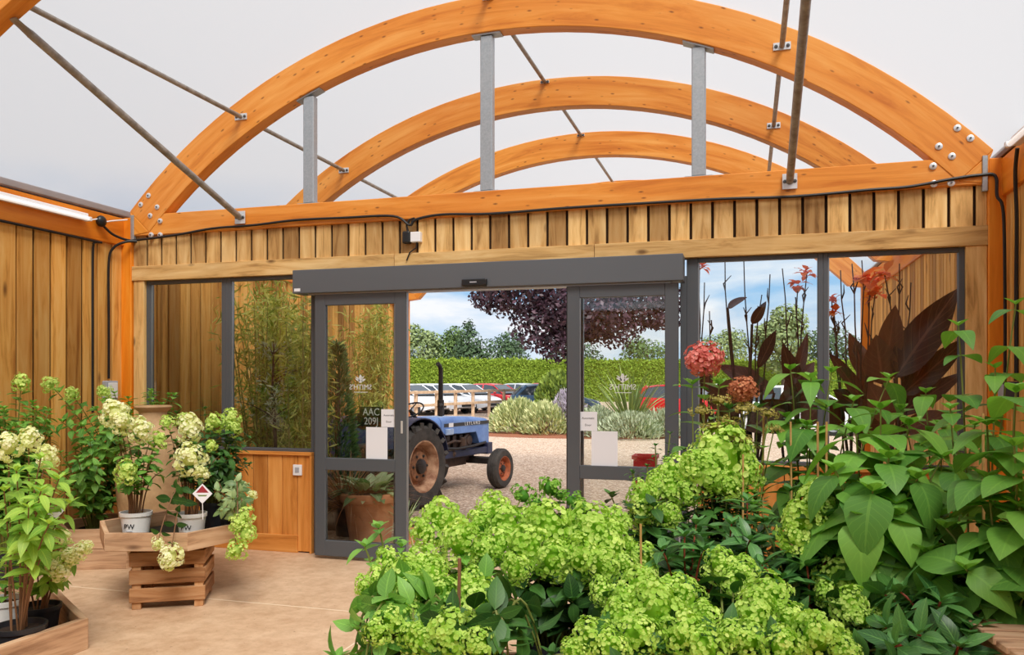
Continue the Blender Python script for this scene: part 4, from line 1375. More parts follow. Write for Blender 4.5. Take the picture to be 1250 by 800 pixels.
# spiky plant
MT['flax'] = leafmat('flax_blade', (92, 118, 72), (170, 184, 122), vein=0, trans=0.2, rough=0.5)
c0 = at(770, 500, 24.5)
t = thing('flax_plant', 'large spiky strap leaved plant seen through the right door glass', 'plant', (c0.x, c0.y, GZ + .05))
b = MB()
for k in range(120):
    a = rng.uniform(0, 2 * PI); el = rng.uniform(.25, 1.5); l = rng.uniform(1.2, 2.4)
    d_ = Vector((math.cos(a) * math.cos(el), math.sin(a) * math.cos(el), math.sin(el)))
    leaf(b, Vector((math.cos(a), math.sin(a), 0)) * .12, d_, (0, 0, 1), l, .075, droop=rng.uniform(.1, .5), rnd=rng.random(), n=5, shape=.6)
b.build('blades', MT['flax'], t)

# ---------------------------------------------------------------- porch plants left of the doors
MT['bamboo_leaf'] = leafmat('bamboo_leaf', (112, 138, 52), (214, 216, 124), vein=0, trans=0.3, rough=0.5)
MT['olive_leaf'] = leafmat('olive_leaf', (136, 152, 118), (214, 220, 196), vein=0, trans=0.15, rough=0.5)
MT['yew'] = leafmat('conifer_needle', (48, 84, 46), (104, 144, 84), vein=0, trans=0.1, rough=0.6)
MT['cane'] = plain('bamboo_culm', (156, 150, 76), 0.5, c2=(120, 118, 54), vscale=8)
MT['redgrass'] = leafmat('bronze_grass', (140, 92, 60), (214, 158, 116), vein=0, trans=0.2, rough=0.6)


def bamboo(label, x, y, h, spread, n, seed):
    rg = random.Random(seed)
    t = thing('potted_bamboo', label, 'plant', (x, y, GZ), 0, 'bamboos behind the left window')
    pot(t, .24, .40, MT['pot_black'])
    cm, fm = MB(), MB()
    for k in range(n):
        a = rg.uniform(0, 6.28); r0 = rg.uniform(0.02, .15); hh = h * rg.uniform(.7, 1.0)
        top = Vector((math.cos(a) * (r0 + spread * rg.random()), math.sin(a) * (r0 + spread * rg.random() * .8), hh))
        pts = curve3((math.cos(a) * r0, math.sin(a) * r0, .33), top, (0, 0, hh * .18), 8)
        cm.tube(pts, [.011 - .001 * i for i in range(9)], 6)
        for j in range(2, 9):
            for _ in range(15):
                p = pts[j] + rdir(rg) * rg.uniform(.02, .22)
                d_ = (rdir(rg) + Vector((0, 0, -.45))).normalized()
                quadleaf(fm, p, d_, d_.cross(rdir(rg)).normalized(), rg.uniform(.10, .17), .022, rg.random())
    cm.build('culms', MT['cane'], t); fm.build('foliage', MT['bamboo_leaf'], t)


bamboo('tall bamboo filling the middle of the left window pane', -5.02, 7.62, 2.75, .42, 22, 1)
bamboo('bamboo with arching tips at the left edge of the bamboo pane', -5.15, 8.35, 2.7, .34, 18, 2)
bamboo('light green bamboo behind the glass of the left door leaf', -5.35, 10.9, 2.9, .40, 24, 3)
bamboo('bamboo close to the frame between window and left door', -4.34, 7.22, 2.5, .14, 12, 4)
bamboo('bamboo tight against the left porch boards behind the arching one', -5.40, 8.95, 2.6, .12, 12, 6)
# olive
t = thing('olive_tree', 'slim olive tree with pale leaves behind the left window', 'tree', (-4.66, 7.22, GZ))
pot(t, .2, .34, MT['pot_black'])
b = MB(); b.tube([(0, 0, .28), (.02, 0, 1.0), (-.02, 0, 1.5), (0, 0, 2.0)], [.022, .018, .014, .006], 8)
rg = random.Random(11); f = MB()
for k in range(26):
    z0 = rg.uniform(1.05, 1.9); v = rdir(rg); v.z = abs(v.z) * .7 - .1; e = Vector((0, 0, z0)) + v * rg.uniform(.25, .5)
    b.tube(curve3((0, 0, z0), e, (0, 0, .06), 4), [.007, .006, .005, .004, .003], 5)
    for q_ in range(26):
        p = Vector((0, 0, z0)).lerp(e, rg.uniform(.3, 1)) + rdir(rg) * .06; d_ = (v + rdir(rg)).normalized(); quadleaf(f, p, d_, d_.cross(rdir(rg)).normalized(), rg.uniform(.05, .09), .018, rg.random())
b.build('trunk', MT['bark'], t); f.build('foliage', MT['olive_leaf'], t)
# conical yew
t = thing('conical_yew', 'dark green cone shaped conifer behind the left door glass', 'tree', (-4.33, 7.95, GZ))
pot(t, .22, .36, MT['pot_black'])
f = MB()
for k in range(3400):
    z = rg.random() ** 1.25; a = rg.uniform(0, 6.28); r_ = (.25 * (1 - z) ** .8 + .02) * (.75 + .25 * rg.random()) * min(1, .55 + z * 4)
    p = Vector((r_ * math.cos(a), r_ * math.sin(a), .36 + z * 1.66)); d_ = (Vector((math.cos(a), math.sin(a), .9)) + rdir(rg) * .5).normalized()
    quadleaf(f, p, d_, d_.cross(rdir(rg)).normalized(), rg.uniform(.05, .1), .022, rg.random())
f.build('foliage', MT['yew'], t)
b = MB(); b.tube([(0, 0, .3), (0, 0, 1.7)], .03, 8); b.build('trunk', MT['bark'], t)
# bronze grass
t = thing('bronze_grass', 'reddish brown ornamental grass behind the lower left door glass', 'plant', (-4.02, 7.62, GZ))
pot(t, .17, .30, MT['pot_black'])
f = MB()
for k in range(240):
    a = rg.uniform(0, 6.28); el = rg.uniform(.5, 1.45); l = rg.uniform(.5, .95)
    leaf(f, (rg.uniform(-.06, .06), rg.uniform(-.06, .06), .25), (math.cos(a) * math.cos(el), math.sin(a) * math.cos(el), math.sin(el)), (0, 0, 1), l, .012, droop=rg.uniform(.3, .9), rnd=rg.random(), n=5, shape=.5)
f.build('blades', MT['redgrass'], t)
# terracotta pot with hosta
MT['hosta'] = leafmat('hosta_leaf', (92, 142, 80), (214, 226, 176), vein=.4, trans=.2)
w = at(452, 655, 8.25)
t = thing('terracotta_planter', 'big terracotta pot of pale edged leaves behind the left door glass', 'plant pot', (w.x, w.y, GZ))
b = MB(); b.lathe([(1e-4, .004), (.20, .004), (.21, .0), (.265, .36), (.27, .38), (.30, .39), (.315, .43), (.30, .475), (.275, .48), (.26, .42), (1e-4, .42)], 36); po = b.build('pot', MT['terracotta'], t)
b = MB(); b.lathe([(1e-4, .45), (.26, .43)], 24); b.build('soil', MT['soil'], po)
f = MB()
for k in range(70):
    a = rg.uniform(0, 6.28); el = rg.uniform(.1, 1.2); l = rg.uniform(.14, .26)
    d_ = Vector((math.cos(a) * math.cos(el), math.sin(a) * math.cos(el), math.sin(el)))
    leaf(f, Vector((math.cos(a) * .1, math.sin(a) * .1, .44)) + d_ * .08, d_, (0, 0, 1), l, l * .5, droop=.5, rnd=rg.random(), n=4)
f.build('foliage', MT['hosta'], t)
# strap leaved plant by the door edge
w = at(503, 625, 8.0)
t = thing('strap_plant', 'low plant with striped narrow leaves beside the left door edge', 'plant', (w.x - .06, w.y, GZ))
pot(t, .11, .17, MT['terracotta'])
f = MB()
for k in range(60):
    a = rg.uniform(0, 6.28); el = rg.uniform(.3, 1.3); l = rg.uniform(.25, .42)
    leaf(f, (0, 0, .14), (math.cos(a) * math.cos(el), math.sin(a) * math.cos(el), math.sin(el)), (0, 0, 1), l, .018, droop=rg.uniform(.3, .8), rnd=rg.random(), n=4, shape=.5)
f.build('blades', MT['hosta'], t)

# red bin outside the right leaf
MT['redplastic'] = plain('red_plastic', (236, 48, 50), 0.45)
w = at(788, 560, 7.5)
t = thing('red_bin', 'open red plastic bin standing outside the right door glass', 'bin', (w.x, w.y, GZ + .0))
b = MB(); zt = w.z + .05
for (lo, hi) in (((-.10, -.10, 0), (.10, -.085, zt)), ((-.10, .085, 0), (.10, .10, zt)), ((-.10, -.085, 0), (-.085, .085, zt)), ((.085, -.085, 0), (.10, .085, zt)), ((-.085, -.085, 0), (.085, .085, .02))): b.box(lo, hi)
b.build('body', MT['redplastic'], t, bevel=.003)
b = MB()
for (lo, hi) in (((-.115, -.115, zt - .03), (.115, -.10, zt + .005)), ((-.115, .10, zt - .03), (.115, .115, zt + .005)), ((-.115, -.10, zt - .03), (-.10, .10, zt + .005)), ((.10, -.10, zt - .03), (.115, .10, zt + .005))): b.box(lo, hi)
b.build('rim', MT['redplastic'], t, bevel=.003)

# ---------------------------------------------------------------- cannas outside the right windows
MT['canna_leaf'] = leafmat('dark_canna_leaf', (58, 40, 38), (122, 86, 72), vein=.35, trans=.2, rough=.3, veinc=(160, 118, 96), tcol=(255, 150, 110))
MT['canna_stem'] = plain('dark_canna_stem', (74, 56, 48), 0.6)


def canna(label, x, y, leaves, flowers, seed):
    """leaves: (base px, base py, tip px, tip py, width); flowers: (px, py, size); all near the plane y"""
    rg = random.Random(seed)
    o_ = Vector((x, y, GZ))
    t = thing('canna_plant', label, 'plant', (x, y, GZ), 0, 'dark cannas behind the right windows')
    pot(t, .19, .34, MT['pot_black'])
    sm, fm = MB(), MB()
    for (bx, by, tx, ty, wd) in leaves:
        yy = y + rg.uniform(-.10, .12)
        p0, p1 = atY(bx, by, yy) - o_, atY(tx, ty, yy + rg.uniform(-.14, .10)) - o_
        p1.y = max(p1.y, 6.86 - y); p0.y = max(p0.y, 6.84 - y)
        sm.tube(curve3((rg.uniform(-.05, .05), rg.uniform(-.04, .05), .28), p0, (0, 0, .12), 6), .013, 6)
        d = p1 - p0
        nn = Vector((rg.uniform(-.5, .5), -.8, rg.uniform(.1, .8)))
        leaf(fm, p0, d, nn, d.length * 1.05, wd, droop=rg.uniform(-.1, .18), fold=rg.uniform(.05, .3), rnd=rg.random(), n=9, cols=5, shape=rg.uniform(.7, .95), wave=.014, ph=rg.random() * 6)
    for (px, py, s) in flowers:
        e = atY(px, py, y + rg.uniform(-.06, .08)) - o_
        pts = curve3((rg.uniform(-.04, .04), 0, .3), e, (rg.uniform(-.06, .06), 0, .15), 8)
        for j in range(4, 8): pts[j] = pts[j] + Vector((rg.uniform(-.012, .012), 0, 0))
        sm.tube(pts, [.010 - .0006 * j for j in range(9)], 6)
        for q_ in range(3):
            j = rg.choice((5, 6, 7)); sm.tube([pts[j], pts[j] + Vector((rg.uniform(-.03, .03), 0, .06)), pts[j] + Vector((rg.uniform(-.05, .05), 0, .13))], [.006, .007, .003], 5)
        if s > 0:
            hb = MB()
            for q_ in range(13):
                a = rg.uniform(0, 6.28); el = rg.uniform(-.3, 1.2)
                leaf(hb, rdir(rg) * s * .30, (math.cos(a) * math.cos(el), math.sin(a) * math.cos(el), math.sin(el)), (0, 0, 1), s * rg.uniform(.7, 1.1), s * .62, droop=.5, rnd=rg.random(), n=4, wave=.04, ph=rg.random() * 6)
            fo = hb.build('flower', MT['petal_canna'], t, loc=pts[-1]); fo['label'] = 'bright orange red flower'
    sm.build('stems', MT['canna_stem'], t); fm.build('foliage', MT['canna_leaf'], t)


def fz(px, py, Y, x0):
    w = atY(px, py, Y); return (w.x - x0, w.z - GZ)


YCn = 7.2
def cn(px): return atY(px, 500, YCn).x
canna('large dark leaved plant filling the right end window', cn(1105), YCn,
      [(1092, 462, 1168, 352, .30), (1098, 484, 1186, 410, .20), (1094, 508, 1174, 456, .19), (1082, 445, 1092, 376, .20), (1100, 528, 1158, 506, .2), (1078, 470, 1070, 412, .26), (1105, 470, 1116, 410, .2), (1090, 520, 1060, 470, .26)],
      [(1080, 336, .12), (1112, 345, 0), (1098, 322, 0)], 1)
canna('dark canna with the big orange flower by the window mullion', cn(1045), YCn + .14,
      [(1060, 470, 1040, 406, .2), (1052, 488, 1016, 432, .2), (1060, 505, 1018, 478, .24), (1040, 510, 1062, 446, .22), (1030, 520, 998, 486, .22), (1050, 530, 1080, 490, .24)],
      [(1062, 343, .19), (1068, 360, .12), (1015, 366, .08), (1018, 381, .08), (1040, 322, 0), (1026, 330, 0), (1052, 318, 0)], 2)
canna('dark canna with two small red flowers left of the mullion', cn(968), YCn + .06,
      [(975, 480, 955, 424, .16), (960, 490, 990, 440, .22), (950, 500, 990, 478, .24), (965, 515, 930, 490, .24), (980, 520, 1005, 490, .2), (970, 470, 985, 410, .10)],
      [(985, 334, .09), (974, 348, .10), (955, 328, 0)], 3)
canna('dark canna with bare upright stems in the sky pane', cn(915), YCn,
      [(888, 376, 908, 362, .08), (918, 396, 934, 370, .09), (930, 470, 880, 446, .20), (945, 480, 905, 462, .2), (905, 505, 868, 474, .2), (910, 525, 955, 500, .24), (925, 450, 948, 405, .12), (915, 500, 890, 480, .24), (930, 520, 975, 520, .2)],
      [(885, 318, 0), (908, 318, 0), (930, 360, 0), (940, 335, 0)], 4)
canna('dark canna with one red flower beside the right door', cn(864), YCn + .1,
      [(865, 480, 850, 430, .16), (870, 500, 892, 465, .2), (860, 520, 842, 480, .2), (875, 520, 900, 500, .2)],
      [(854, 325, .10), (866, 380, 0), (860, 345, 0)], 5)
# ================================================================== INSIDE: TRAYS, CRATES, POTS, PLANTS
rg = random.Random(2024)
RGT, FWD = Vector((CA, SA, 0)), Vector((-SA, CA, 0))


def cw(r, d, z=0.0): return Vector((r * CA - d * SA, r * SA + d * CA, z))


def hexring(side, rot):
    return [Vector((side * math.cos(rot + PI / 3 * k), side * math.sin(rot + PI / 3 * k), 0)) for k in range(6)]


def hex_tray(label, c, side, z0, h, rot, th=0.032, boards=1, group='hexagonal display trays', mat='tray'):
    t = thing('display_tray', label, 'display tray', (c.x, c.y, z0), 0, group)
    o_, i_ = hexring(side, rot), hexring(side - th / math.cos(PI / 6), rot)
    for k in range(6):
        k2 = (k + 1) % 6
        for bb in range(boards):
            za, zb = h * bb / boards + (.004 if bb else 0), h * (bb + 1) / boards
            b = MB(); v = [o_[k], o_[k2], i_[k2], i_[k]]
            vs = [p + Vector((0, 0, za)) for p in v] + [p + Vector((0, 0, zb)) for p in v]
            L_ = side
            uv = [(0, 0), (L_, 0), (L_, .03), (0, .03), (0, zb - za), (L_, zb - za), (L_, zb - za + .03), (0, zb - za + .03)]
            b.add(vs, [(3, 2, 1, 0), (4, 5, 6, 7), (0, 1, 5, 4), (1, 2, 6, 5), (2, 3, 7, 6), (3, 0, 4, 7)], uv, rg.random())
            b.build('side_board', MT[mat], t, bevel=.003)
    b = MB(); b.prism([p * .995 + Vector((0, 0, .003)) for p in i_], (0, 0, .012)); b.build('tray_liner', MT['liner'], t)
    return t


MT['liner'] = plain('dark_tray_liner', (54, 46, 34), 0.9, c2=(34, 40, 22), vscale=7)


def crate(label, c, w, dp, z0, z1, rot, nslat=3):
    t = thing('slatted_crate', label, 'crate', (c.x, c.y, z0), rot, 'slatted crates under the trays')
    H_ = z1 - z0
    foot = .05
    for sx in (-1, 1):
        for sy in (-1, 1):
            b = MB(); x, y = sx * (w / 2 - .045), sy * (dp / 2 - .045)
            b.box((x - .03, y - .03, 0), (x + .03, y + .03, H_)); b.build('leg', MT['crate'], t, bevel=.003)
    sh = (H_ - foot) / nslat - .028
    for k in range(nslat):
        za = foot + k * (sh + .028 + .028 / max(1, nslat - 1) * .0)
        for s in (-1, 1):
            b = MB(); b.box((-w / 2, s * dp / 2 - (.018 if s > 0 else 0), za), (w / 2, s * dp / 2 + (.018 if s < 0 else 0), za + sh)); b.build('slat', MT['crate'], t, bevel=.003)
            b = MB(); b.box((s * (w / 2) - (.018 if s > 0 else 0), -dp / 2 + .019, za), (s * w / 2 + (.018 if s < 0 else 0), dp / 2 - .019, za + sh)); b.build('slat', MT['crate'], t, bevel=.003)
    b = MB(); b.box((-w / 2 + .02, -dp / 2 + .02, H_ - .016), (w / 2 - .02, dp / 2 - .02, H_ - .002)); b.build('crate_top', MT['crate'], t)
    return t


# middle tray on its crate
cm_ = cw(-2.507, 5.99)
hex_tray('hexagonal timber tray holding two white pots, raised on a slatted crate', cm_, .57, .43, .125, YAW)
cc_ = cw(-2.47, 5.86)
crate('slatted wooden crate on the floor under the tray with white pots', cc_, .50, .46, 0, .43, YAW + .22)
# large low tray at the bottom left
cl_ = cw(-3.59, 4.60)
hex_tray('large low timber tray on the floor at the bottom left corner', cl_, 1.08, 0.0, .185, YAW + math.radians(10), th=.045)
# box tray at the back
cb3 = cw(-3.57, 7.23)
hex_tray('deeper timber tray on the floor below the tall hydrangea and urn', cb3, .50, 0.0, .34, YAW + .1, boards=2)
# trays that carry the lime bed (hidden below the flowers)
beds = [(-0.05, 2.92, 'left'), (0.62, 3.55, 'middle'), (1.15, 2.75, 'right')]
for (r_, d_, nm) in beds:
    c = cw(r_, d_)
    hex_tray({'left': 'timber tray under the lime hydrangeas nearest the walkway', 'middle': 'timber tray under the lime hydrangeas closest to the right door', 'right': 'timber tray under the whorled plants on the right'}[nm], c, .56, .33, .12, YAW)
    crate({'left': 'crate below the lime hydrangeas nearest the walkway', 'middle': 'crate below the lime hydrangeas closest to the right door', 'right': 'crate below the whorled plants on the right'}[nm], c, .5, .46, 0, .33, YAW)

# urn
uc = cw(-3.12, 6.98)
t = thing('stone_urn', 'tall buff stoneware urn standing behind the white hydrangeas', 'urn', (uc.x, uc.y, 0.0))
MT['urn'] = plain('buff_stoneware', (196, 162, 118), 0.7, c2=(160, 126, 88), vscale=5)
b = MB(); b.lathe([(1e-4, .003), (.17, .003), (.18, 0), (.19, .04), (.27, .40), (.30, .75), (.285, .98), (.23, 1.14), (.14, 1.245), (.112, 1.29), (.115, 1.33), (.148, 1.36), (.155, 1.372), (.148, 1.385), (.12, 1.375), (.10, 1.3), (1e-4, 1.28)], 40); ub = b.build('urn_body', MT['urn'], t)
b = MB(); b.lathe([(.228, 1.14), (.248, 1.125), (.258, 1.095), (.25, 1.075)], 40); b.build('shoulder_band', MT['urn'], t)

# ---------------------------------------------------------------- head meshes
HEADS = {
    'lime': [head_mesh('lime_head', MT['petal_lime'], s, .088, .10, 430, .0195, 'cone', lumps=15) for s in range(5)],
    'bud': [head_mesh('bud_head', MT['petal_bud'], 20 + s, .06, .055, 170, .016, 'dome', lumps=9) for s in range(3)],
    'white': [head_mesh('cream_head', MT['petal_white'], 40 + s, .07, .09, 260, .022, 'cone', lumps=12) for s in range(4)],
    'pale': [head_mesh('pale_head', MT['petal_palelime'], 60 + s, .07, .08, 220, .020, 'cone', lumps=10) for s in range(3)],
    'pink': [head_mesh('coral_head', MT['petal_pink'], 80, .09, .075, 420, .022, 'ball', lumps=22)],
    'rust': [head_mesh('rust_head', MT['petal_rust'], 81, .09, .07, 420, .020, 'ball', lumps=22)],
    'sedum': [head_mesh('flat_bud_head', MT['petal_sedum'], 90 + s, .085, .03, 220, .013, 'dome', lumps=14, lr=.3) for s in range(3)],
}
BASE_R = {'lime': .095, 'bud': .06, 'white': .075, 'pale': .075, 'pink': .09, 'rust': .09, 'sedum': .085}


def hyd(name, label, cat, base, tips, lm, Ll, Lw, pairs=5, sm='stem_green', potr=.13, poth=.24, pm='pot_black', fill=0, fillh=(.3, .7), fillr=.3, seed=0, droop=.3, group=None, dense=1.0,
        headlean=(0, -.35, .75), tmin=.28, fold=.16, el=.25, whorl=False, leafn=5, wave=0.0, potlabel=None, tmax=.84, tipk=.5, r0=.05, lshape=.8):
    """tips: (world point, radius or 0, kind)"""
    g = random.Random(seed * 77 + 5)
    t = thing(name, label, cat, base, 0, group)
    base = Vector(base)
    po = pot(t, potr, poth, MT[pm])
    smb, lmb = MB(), MB()
    top0 = Vector((0, 0, poth * .84))
    stems = [(Vector(p) - base, r, k) for (p, r, k) in tips]
    for i in range(fill):
        a = g.uniform(0, 2 * PI); rr_ = fillr * math.sqrt(g.random()); z = poth + g.uniform(*fillh)
        stems.append((Vector((rr_ * math.cos(a), rr_ * math.sin(a), z)), 0, None))
    heads = []
    for (p, r, k) in stems:
        out = Vector((p.x, p.y, 0)); s0 = top0 + (out.normalized() * r0 if out.length > 1e-3 else Vector()) * g.uniform(.3, 1)
        hang = p.z < poth + .05
        bend = Vector((p.x * -.15, p.y * -.15, .12 + (.45 if hang else 0))) + rdir(g) * .03
        pts = curve3(s0, p, bend, 9)
        smb.tube(pts, [.0055 - .00025 * j for j in range(10)], 6)
        tot = sum((pts[j + 1] - pts[j]).length for j in range(9))
        np_ = max(2, int(round(pairs * dense * (tot / .6) ** .5)))
        for q in range(np_):
            tmx = .985 if not k else tmax
            tt = tmin + (tmx - tmin) * (q + g.uniform(-.2, .2)) / max(1, np_ - 1)
            tt = min(tmx, max(.1, tt))
            f = tt * 9; j = min(8, int(f)); pp = pts[j].lerp(pts[j + 1], f - j); dr = (pts[j + 1] - pts[j]).normalized()
            a0 = q * PI / 2 + g.uniform(-.5, .5)
            nl = 2 if not (whorl and q >= np_ - 2) else 4
            _, s_, u_ = frame_from(dr)
            for m_ in range(nl):
                a = a0 + 2 * PI * m_ / nl
                rad = s_ * math.cos(a) + u_ * math.sin(a)
                d_ = (rad * 1.0 + dr * el * g.uniform(.4, 1.6) + Vector((0, 0, .08))).normalized()
                sz = Ll * g.uniform(.72, 1.12) * (1.0 if tt < .8 else (.85 if not whorl else .95))
                leaf(lmb, pp + rad * .006, d_, dr + Vector((0, 0, .8)), sz, Lw * sz / Ll * g.uniform(.85, 1.1), droop=droop * g.uniform(.5, 1.6), fold=fold, rnd=g.random(), n=leafn, wave=wave, ph=g.random() * 6, shape=lshape)
        if not k:      # leafy shoot tip
            for m_ in range(4):
                a = m_ * PI / 2 + g.random(); leaf(lmb, p, Vector((math.cos(a) * .75, math.sin(a) * .75, .7)), (0, 0, 1), Ll * tipk, Lw * tipk * .9, droop=.2, rnd=min(1, .6 + .4 * g.random()), n=4)
        else:
            heads.append((p, r, k, pts[-1] - pts[-2]))
    smb.build('stems', MT[sm], t); lmb.build('foliage', MT[lm], t)
    for (p, r, k, dr) in heads:
        ax = dr.normalized() * .55 + Vector(headlean) * .6 + rdir(g) * .18
        if k == 'hang': k, ax = 'white', Vector((g.uniform(-.2, .2), -.3, -.9))
        if k == 'hangpale': k, ax = 'pale', Vector((g.uniform(-.3, .3), -.5, -.7))
        s = r / BASE_R[k]
        place_head(g.choice(HEADS[k]), t, p, ax, (s * g.uniform(.94, 1.06), s * g.uniform(.94, 1.06), s * g.uniform(.92, 1.1)), g)
    return t, po


def T(px, py, d, rpx, k): return (at(px, py, d), rpx * d / FOC, k)


# ---------------------------------------------------------------- the lime bed in the foreground
def dz(py): return 3.55 - (py - 600) / 200 * 1.0


lime_heads = [  # px, py, r px, depth (0 = by height)
    (540, 635, 30, 3.3), (520, 650, 22, 3.25), (563, 662, 30, 3.1), (602, 622, 26, 3.45), (618, 642, 30, 3.35), (586, 640, 20, 3.4), (644, 668, 32, 3.1), (672, 645, 36, 3.25), (650, 640, 22, 3.35), (700, 652, 26, 3.25),
    (724, 655, 40, 3.2), (745, 668, 28, 3.1), (708, 682, 30, 3.0), (735, 690, 26, 2.95), (676, 684, 26, 3.0), (762, 690, 20, 3.05), (785, 682, 20, 3.1), (790, 706, 18, 3.0), (752, 640, 22, 3.3),
    (515, 690, 26, 2.95), (474, 686, 20, 3.0), (496, 702, 26, 2.85), (530, 700, 22, 2.85), (460, 705, 16, 2.9), (494, 728, 22, 2.7), (478, 760, 26, 2.6), (498, 752, 20, 2.65), (460, 772, 18, 2.55), (585, 738, 32, 2.75), (572, 716, 22, 2.8),
    (553, 778, 40, 2.5), (520, 786, 28, 2.5), (584, 790, 26, 2.45), (505, 776, 22, 2.55), (630, 694, 22, 2.95), (540, 720, 18, 2.8), (610, 664, 24, 3.15), (590, 672, 22, 3.1), (444, 716, 14, 2.85)]
bud_heads = [(638, 606, 16, 3.6), (672, 597, 18, 3.6), (655, 615, 14, 3.55), (698, 612, 14, 3.55), (684, 606, 12, 3.6), (712, 622, 14, 3.5), (648, 628, 14, 3.5)]
near_heads = [(800, 752, 42, 2.6), (780, 722, 28, 2.75), (760, 740, 24, 2.7), (736, 722, 18, 2.8), (756, 756, 26, 2.6), (778, 776, 32, 2.5), (836, 730, 28, 2.75), (812, 726, 24, 2.75), (832, 776, 34, 2.5), (860, 756, 26, 2.6), (880, 690, 24, 2.95), (908, 698, 22, 2.9), (895, 712, 20, 2.85),
              (936, 732, 34, 2.7), (920, 756, 32, 2.6), (912, 782, 28, 2.5), (890, 776, 22, 2.5), (966, 758, 26, 2.6), (998, 778, 40, 2.5), (1020, 708, 26, 2.85), (1010, 724, 18, 2.8), (1036, 742, 26, 2.7), (1048, 758, 18, 2.65), (1084, 768, 18, 2.65), (1070, 756, 14, 2.65), (724, 782, 30, 2.5), (745, 792, 26, 2.45), (860, 792, 30, 2.45), (955, 790, 28, 2.45), (1030, 796, 24, 2.45), (700, 796, 18, 2.45)]
back_heads = [(882, 560, 40, 3.75), (862, 578, 30, 3.7), (900, 552, 26, 3.8), (846, 572, 20, 3.7), (868, 545, 24, 3.85), (912, 580, 22, 3.75), (822, 578, 22, 3.85), (820, 598, 22, 3.75), (784, 608, 22, 3.7), (786, 628, 20, 3.6), (816, 630, 18, 3.55), (838, 604, 18, 3.7), (800, 590, 16, 3.8), (890, 592, 20, 3.65)]
mid_heads = [(1024, 592, 16, 3.15), (1008, 604, 24, 3.1), (994, 620, 30, 3.05), (982, 640, 30, 3.0), (974, 656, 22, 2.98), (1004, 636, 24, 3.0), (1016, 612, 18, 3.1)]

PZ = .35
bases = {  # key: (right, depth, label)
    'A': (-.36, 2.72, 'lime green hydrangea at the left front edge of the bed, by the walkway'),
    'B': (-.10, 2.58, 'lime green hydrangea with the thick brown cane, front of the bed'),
    'C': (-.16, 3.20, 'lime green hydrangea in the bed just below the tractor'),
    'D': (.16, 3.16, 'lime green hydrangea in the middle of the bed, largest domed heads'),
    'E': (.42, 3.10, 'lime green hydrangea of the bed right below the right door leaf'),
}
nearb = {
    'F': (.40, 2.62, 'lime green hydrangea at the bottom edge, centre of the bed'),
    'G': (.72, 2.62, 'lime green hydrangea at the bottom edge, right of centre'),
    'H': (1.03, 2.62, 'lime green hydrangea at the bottom edge beside the whorled plants'),
}
backb = {'I': (.62, 3.72, 'lime green hydrangea at the back, under the pink mophead'), 'J': (.95, 3.70, 'upright lime hydrangea beside the right low panel')}


def assign(heads, bs, kind):
    out = {k: [] for k in bs}
    for (px, py, r, d) in heads:
        r = r * .92
        w = at(px, py, d)
        k = min(bs, key=lambda q: (cw(bs[q][0], bs[q][1]) - Vector((w.x, w.y, 0))).length)
        out[k].append((w, r * d / FOC, kind))
    return out


sd = 1
GL = 'lime hydrangeas in the foreground bed'
al = assign(lime_heads, bases, 'lime')
ab = assign(bud_heads, {k: bases[k] for k in 'CDE'}, 'bud')
for k, (r_, d_, lab) in bases.items():
    tips = al[k] + ab.get(k, []); sd += 1
    hyd('lime_hydrangea', lab, 'hydrangea', cw(r_, d_, PZ), tips, 'leaf_dark' if k in 'BDE' else 'leaf_mid', .115, .066, 5, seed=sd, fill=18, fillh=(.0, .10) if k in 'AB' else (.06, .28), fillr=.26 if k in 'AB' else .30, group=GL)
al = assign(near_heads, nearb, 'lime')
for k, (r_, d_, lab) in nearb.items():
    sd += 1
    hyd('lime_hydrangea', lab, 'hydrangea', cw(r_, d_, PZ), al[k], 'leaf_dark', .105, .06, 5, seed=sd, fill=16, fillh=(.04, .16), fillr=.28, group=GL)
al = assign(back_heads, backb, 'lime')
for k, (r_, d_, lab) in backb.items():
    sd += 1
    hyd('lime_hydrangea', lab, 'hydrangea', cw(r_, d_, PZ), al[k], 'leaf_dark', .12, .07, 6, seed=sd, fill=16, fillh=(.15, .48), fillr=.26, group=GL)
al = [(at(px, py, d), r * d / FOC, 'lime') for (px, py, r, d) in mid_heads]
hyd('lime_hydrangea', 'lime hydrangea with one long drooping panicle beside the broad leaves', 'hydrangea', cw(1.14, 3.10, PZ), al, 'leaf_dark', .12, .07, 5, seed=40, fill=12, fillh=(.15, .6), fillr=.25, group=GL)
# young shoot at the left edge
hyd('young_shrub', 'bright green leafy shoot at the left edge of the bed before the door', 'plant', cw(-.44, 3.05, PZ), [T(462, 645, 3.05, 0, None), T(445, 668, 3.0, 0, None), T(490, 668, 3.1, 0, None), T(436, 770, 2.7, 0, None)], 'leaf_mid', .10, .052, 5, seed=50, fill=5, fillh=(.05, .2), fillr=.15, potr=.11)

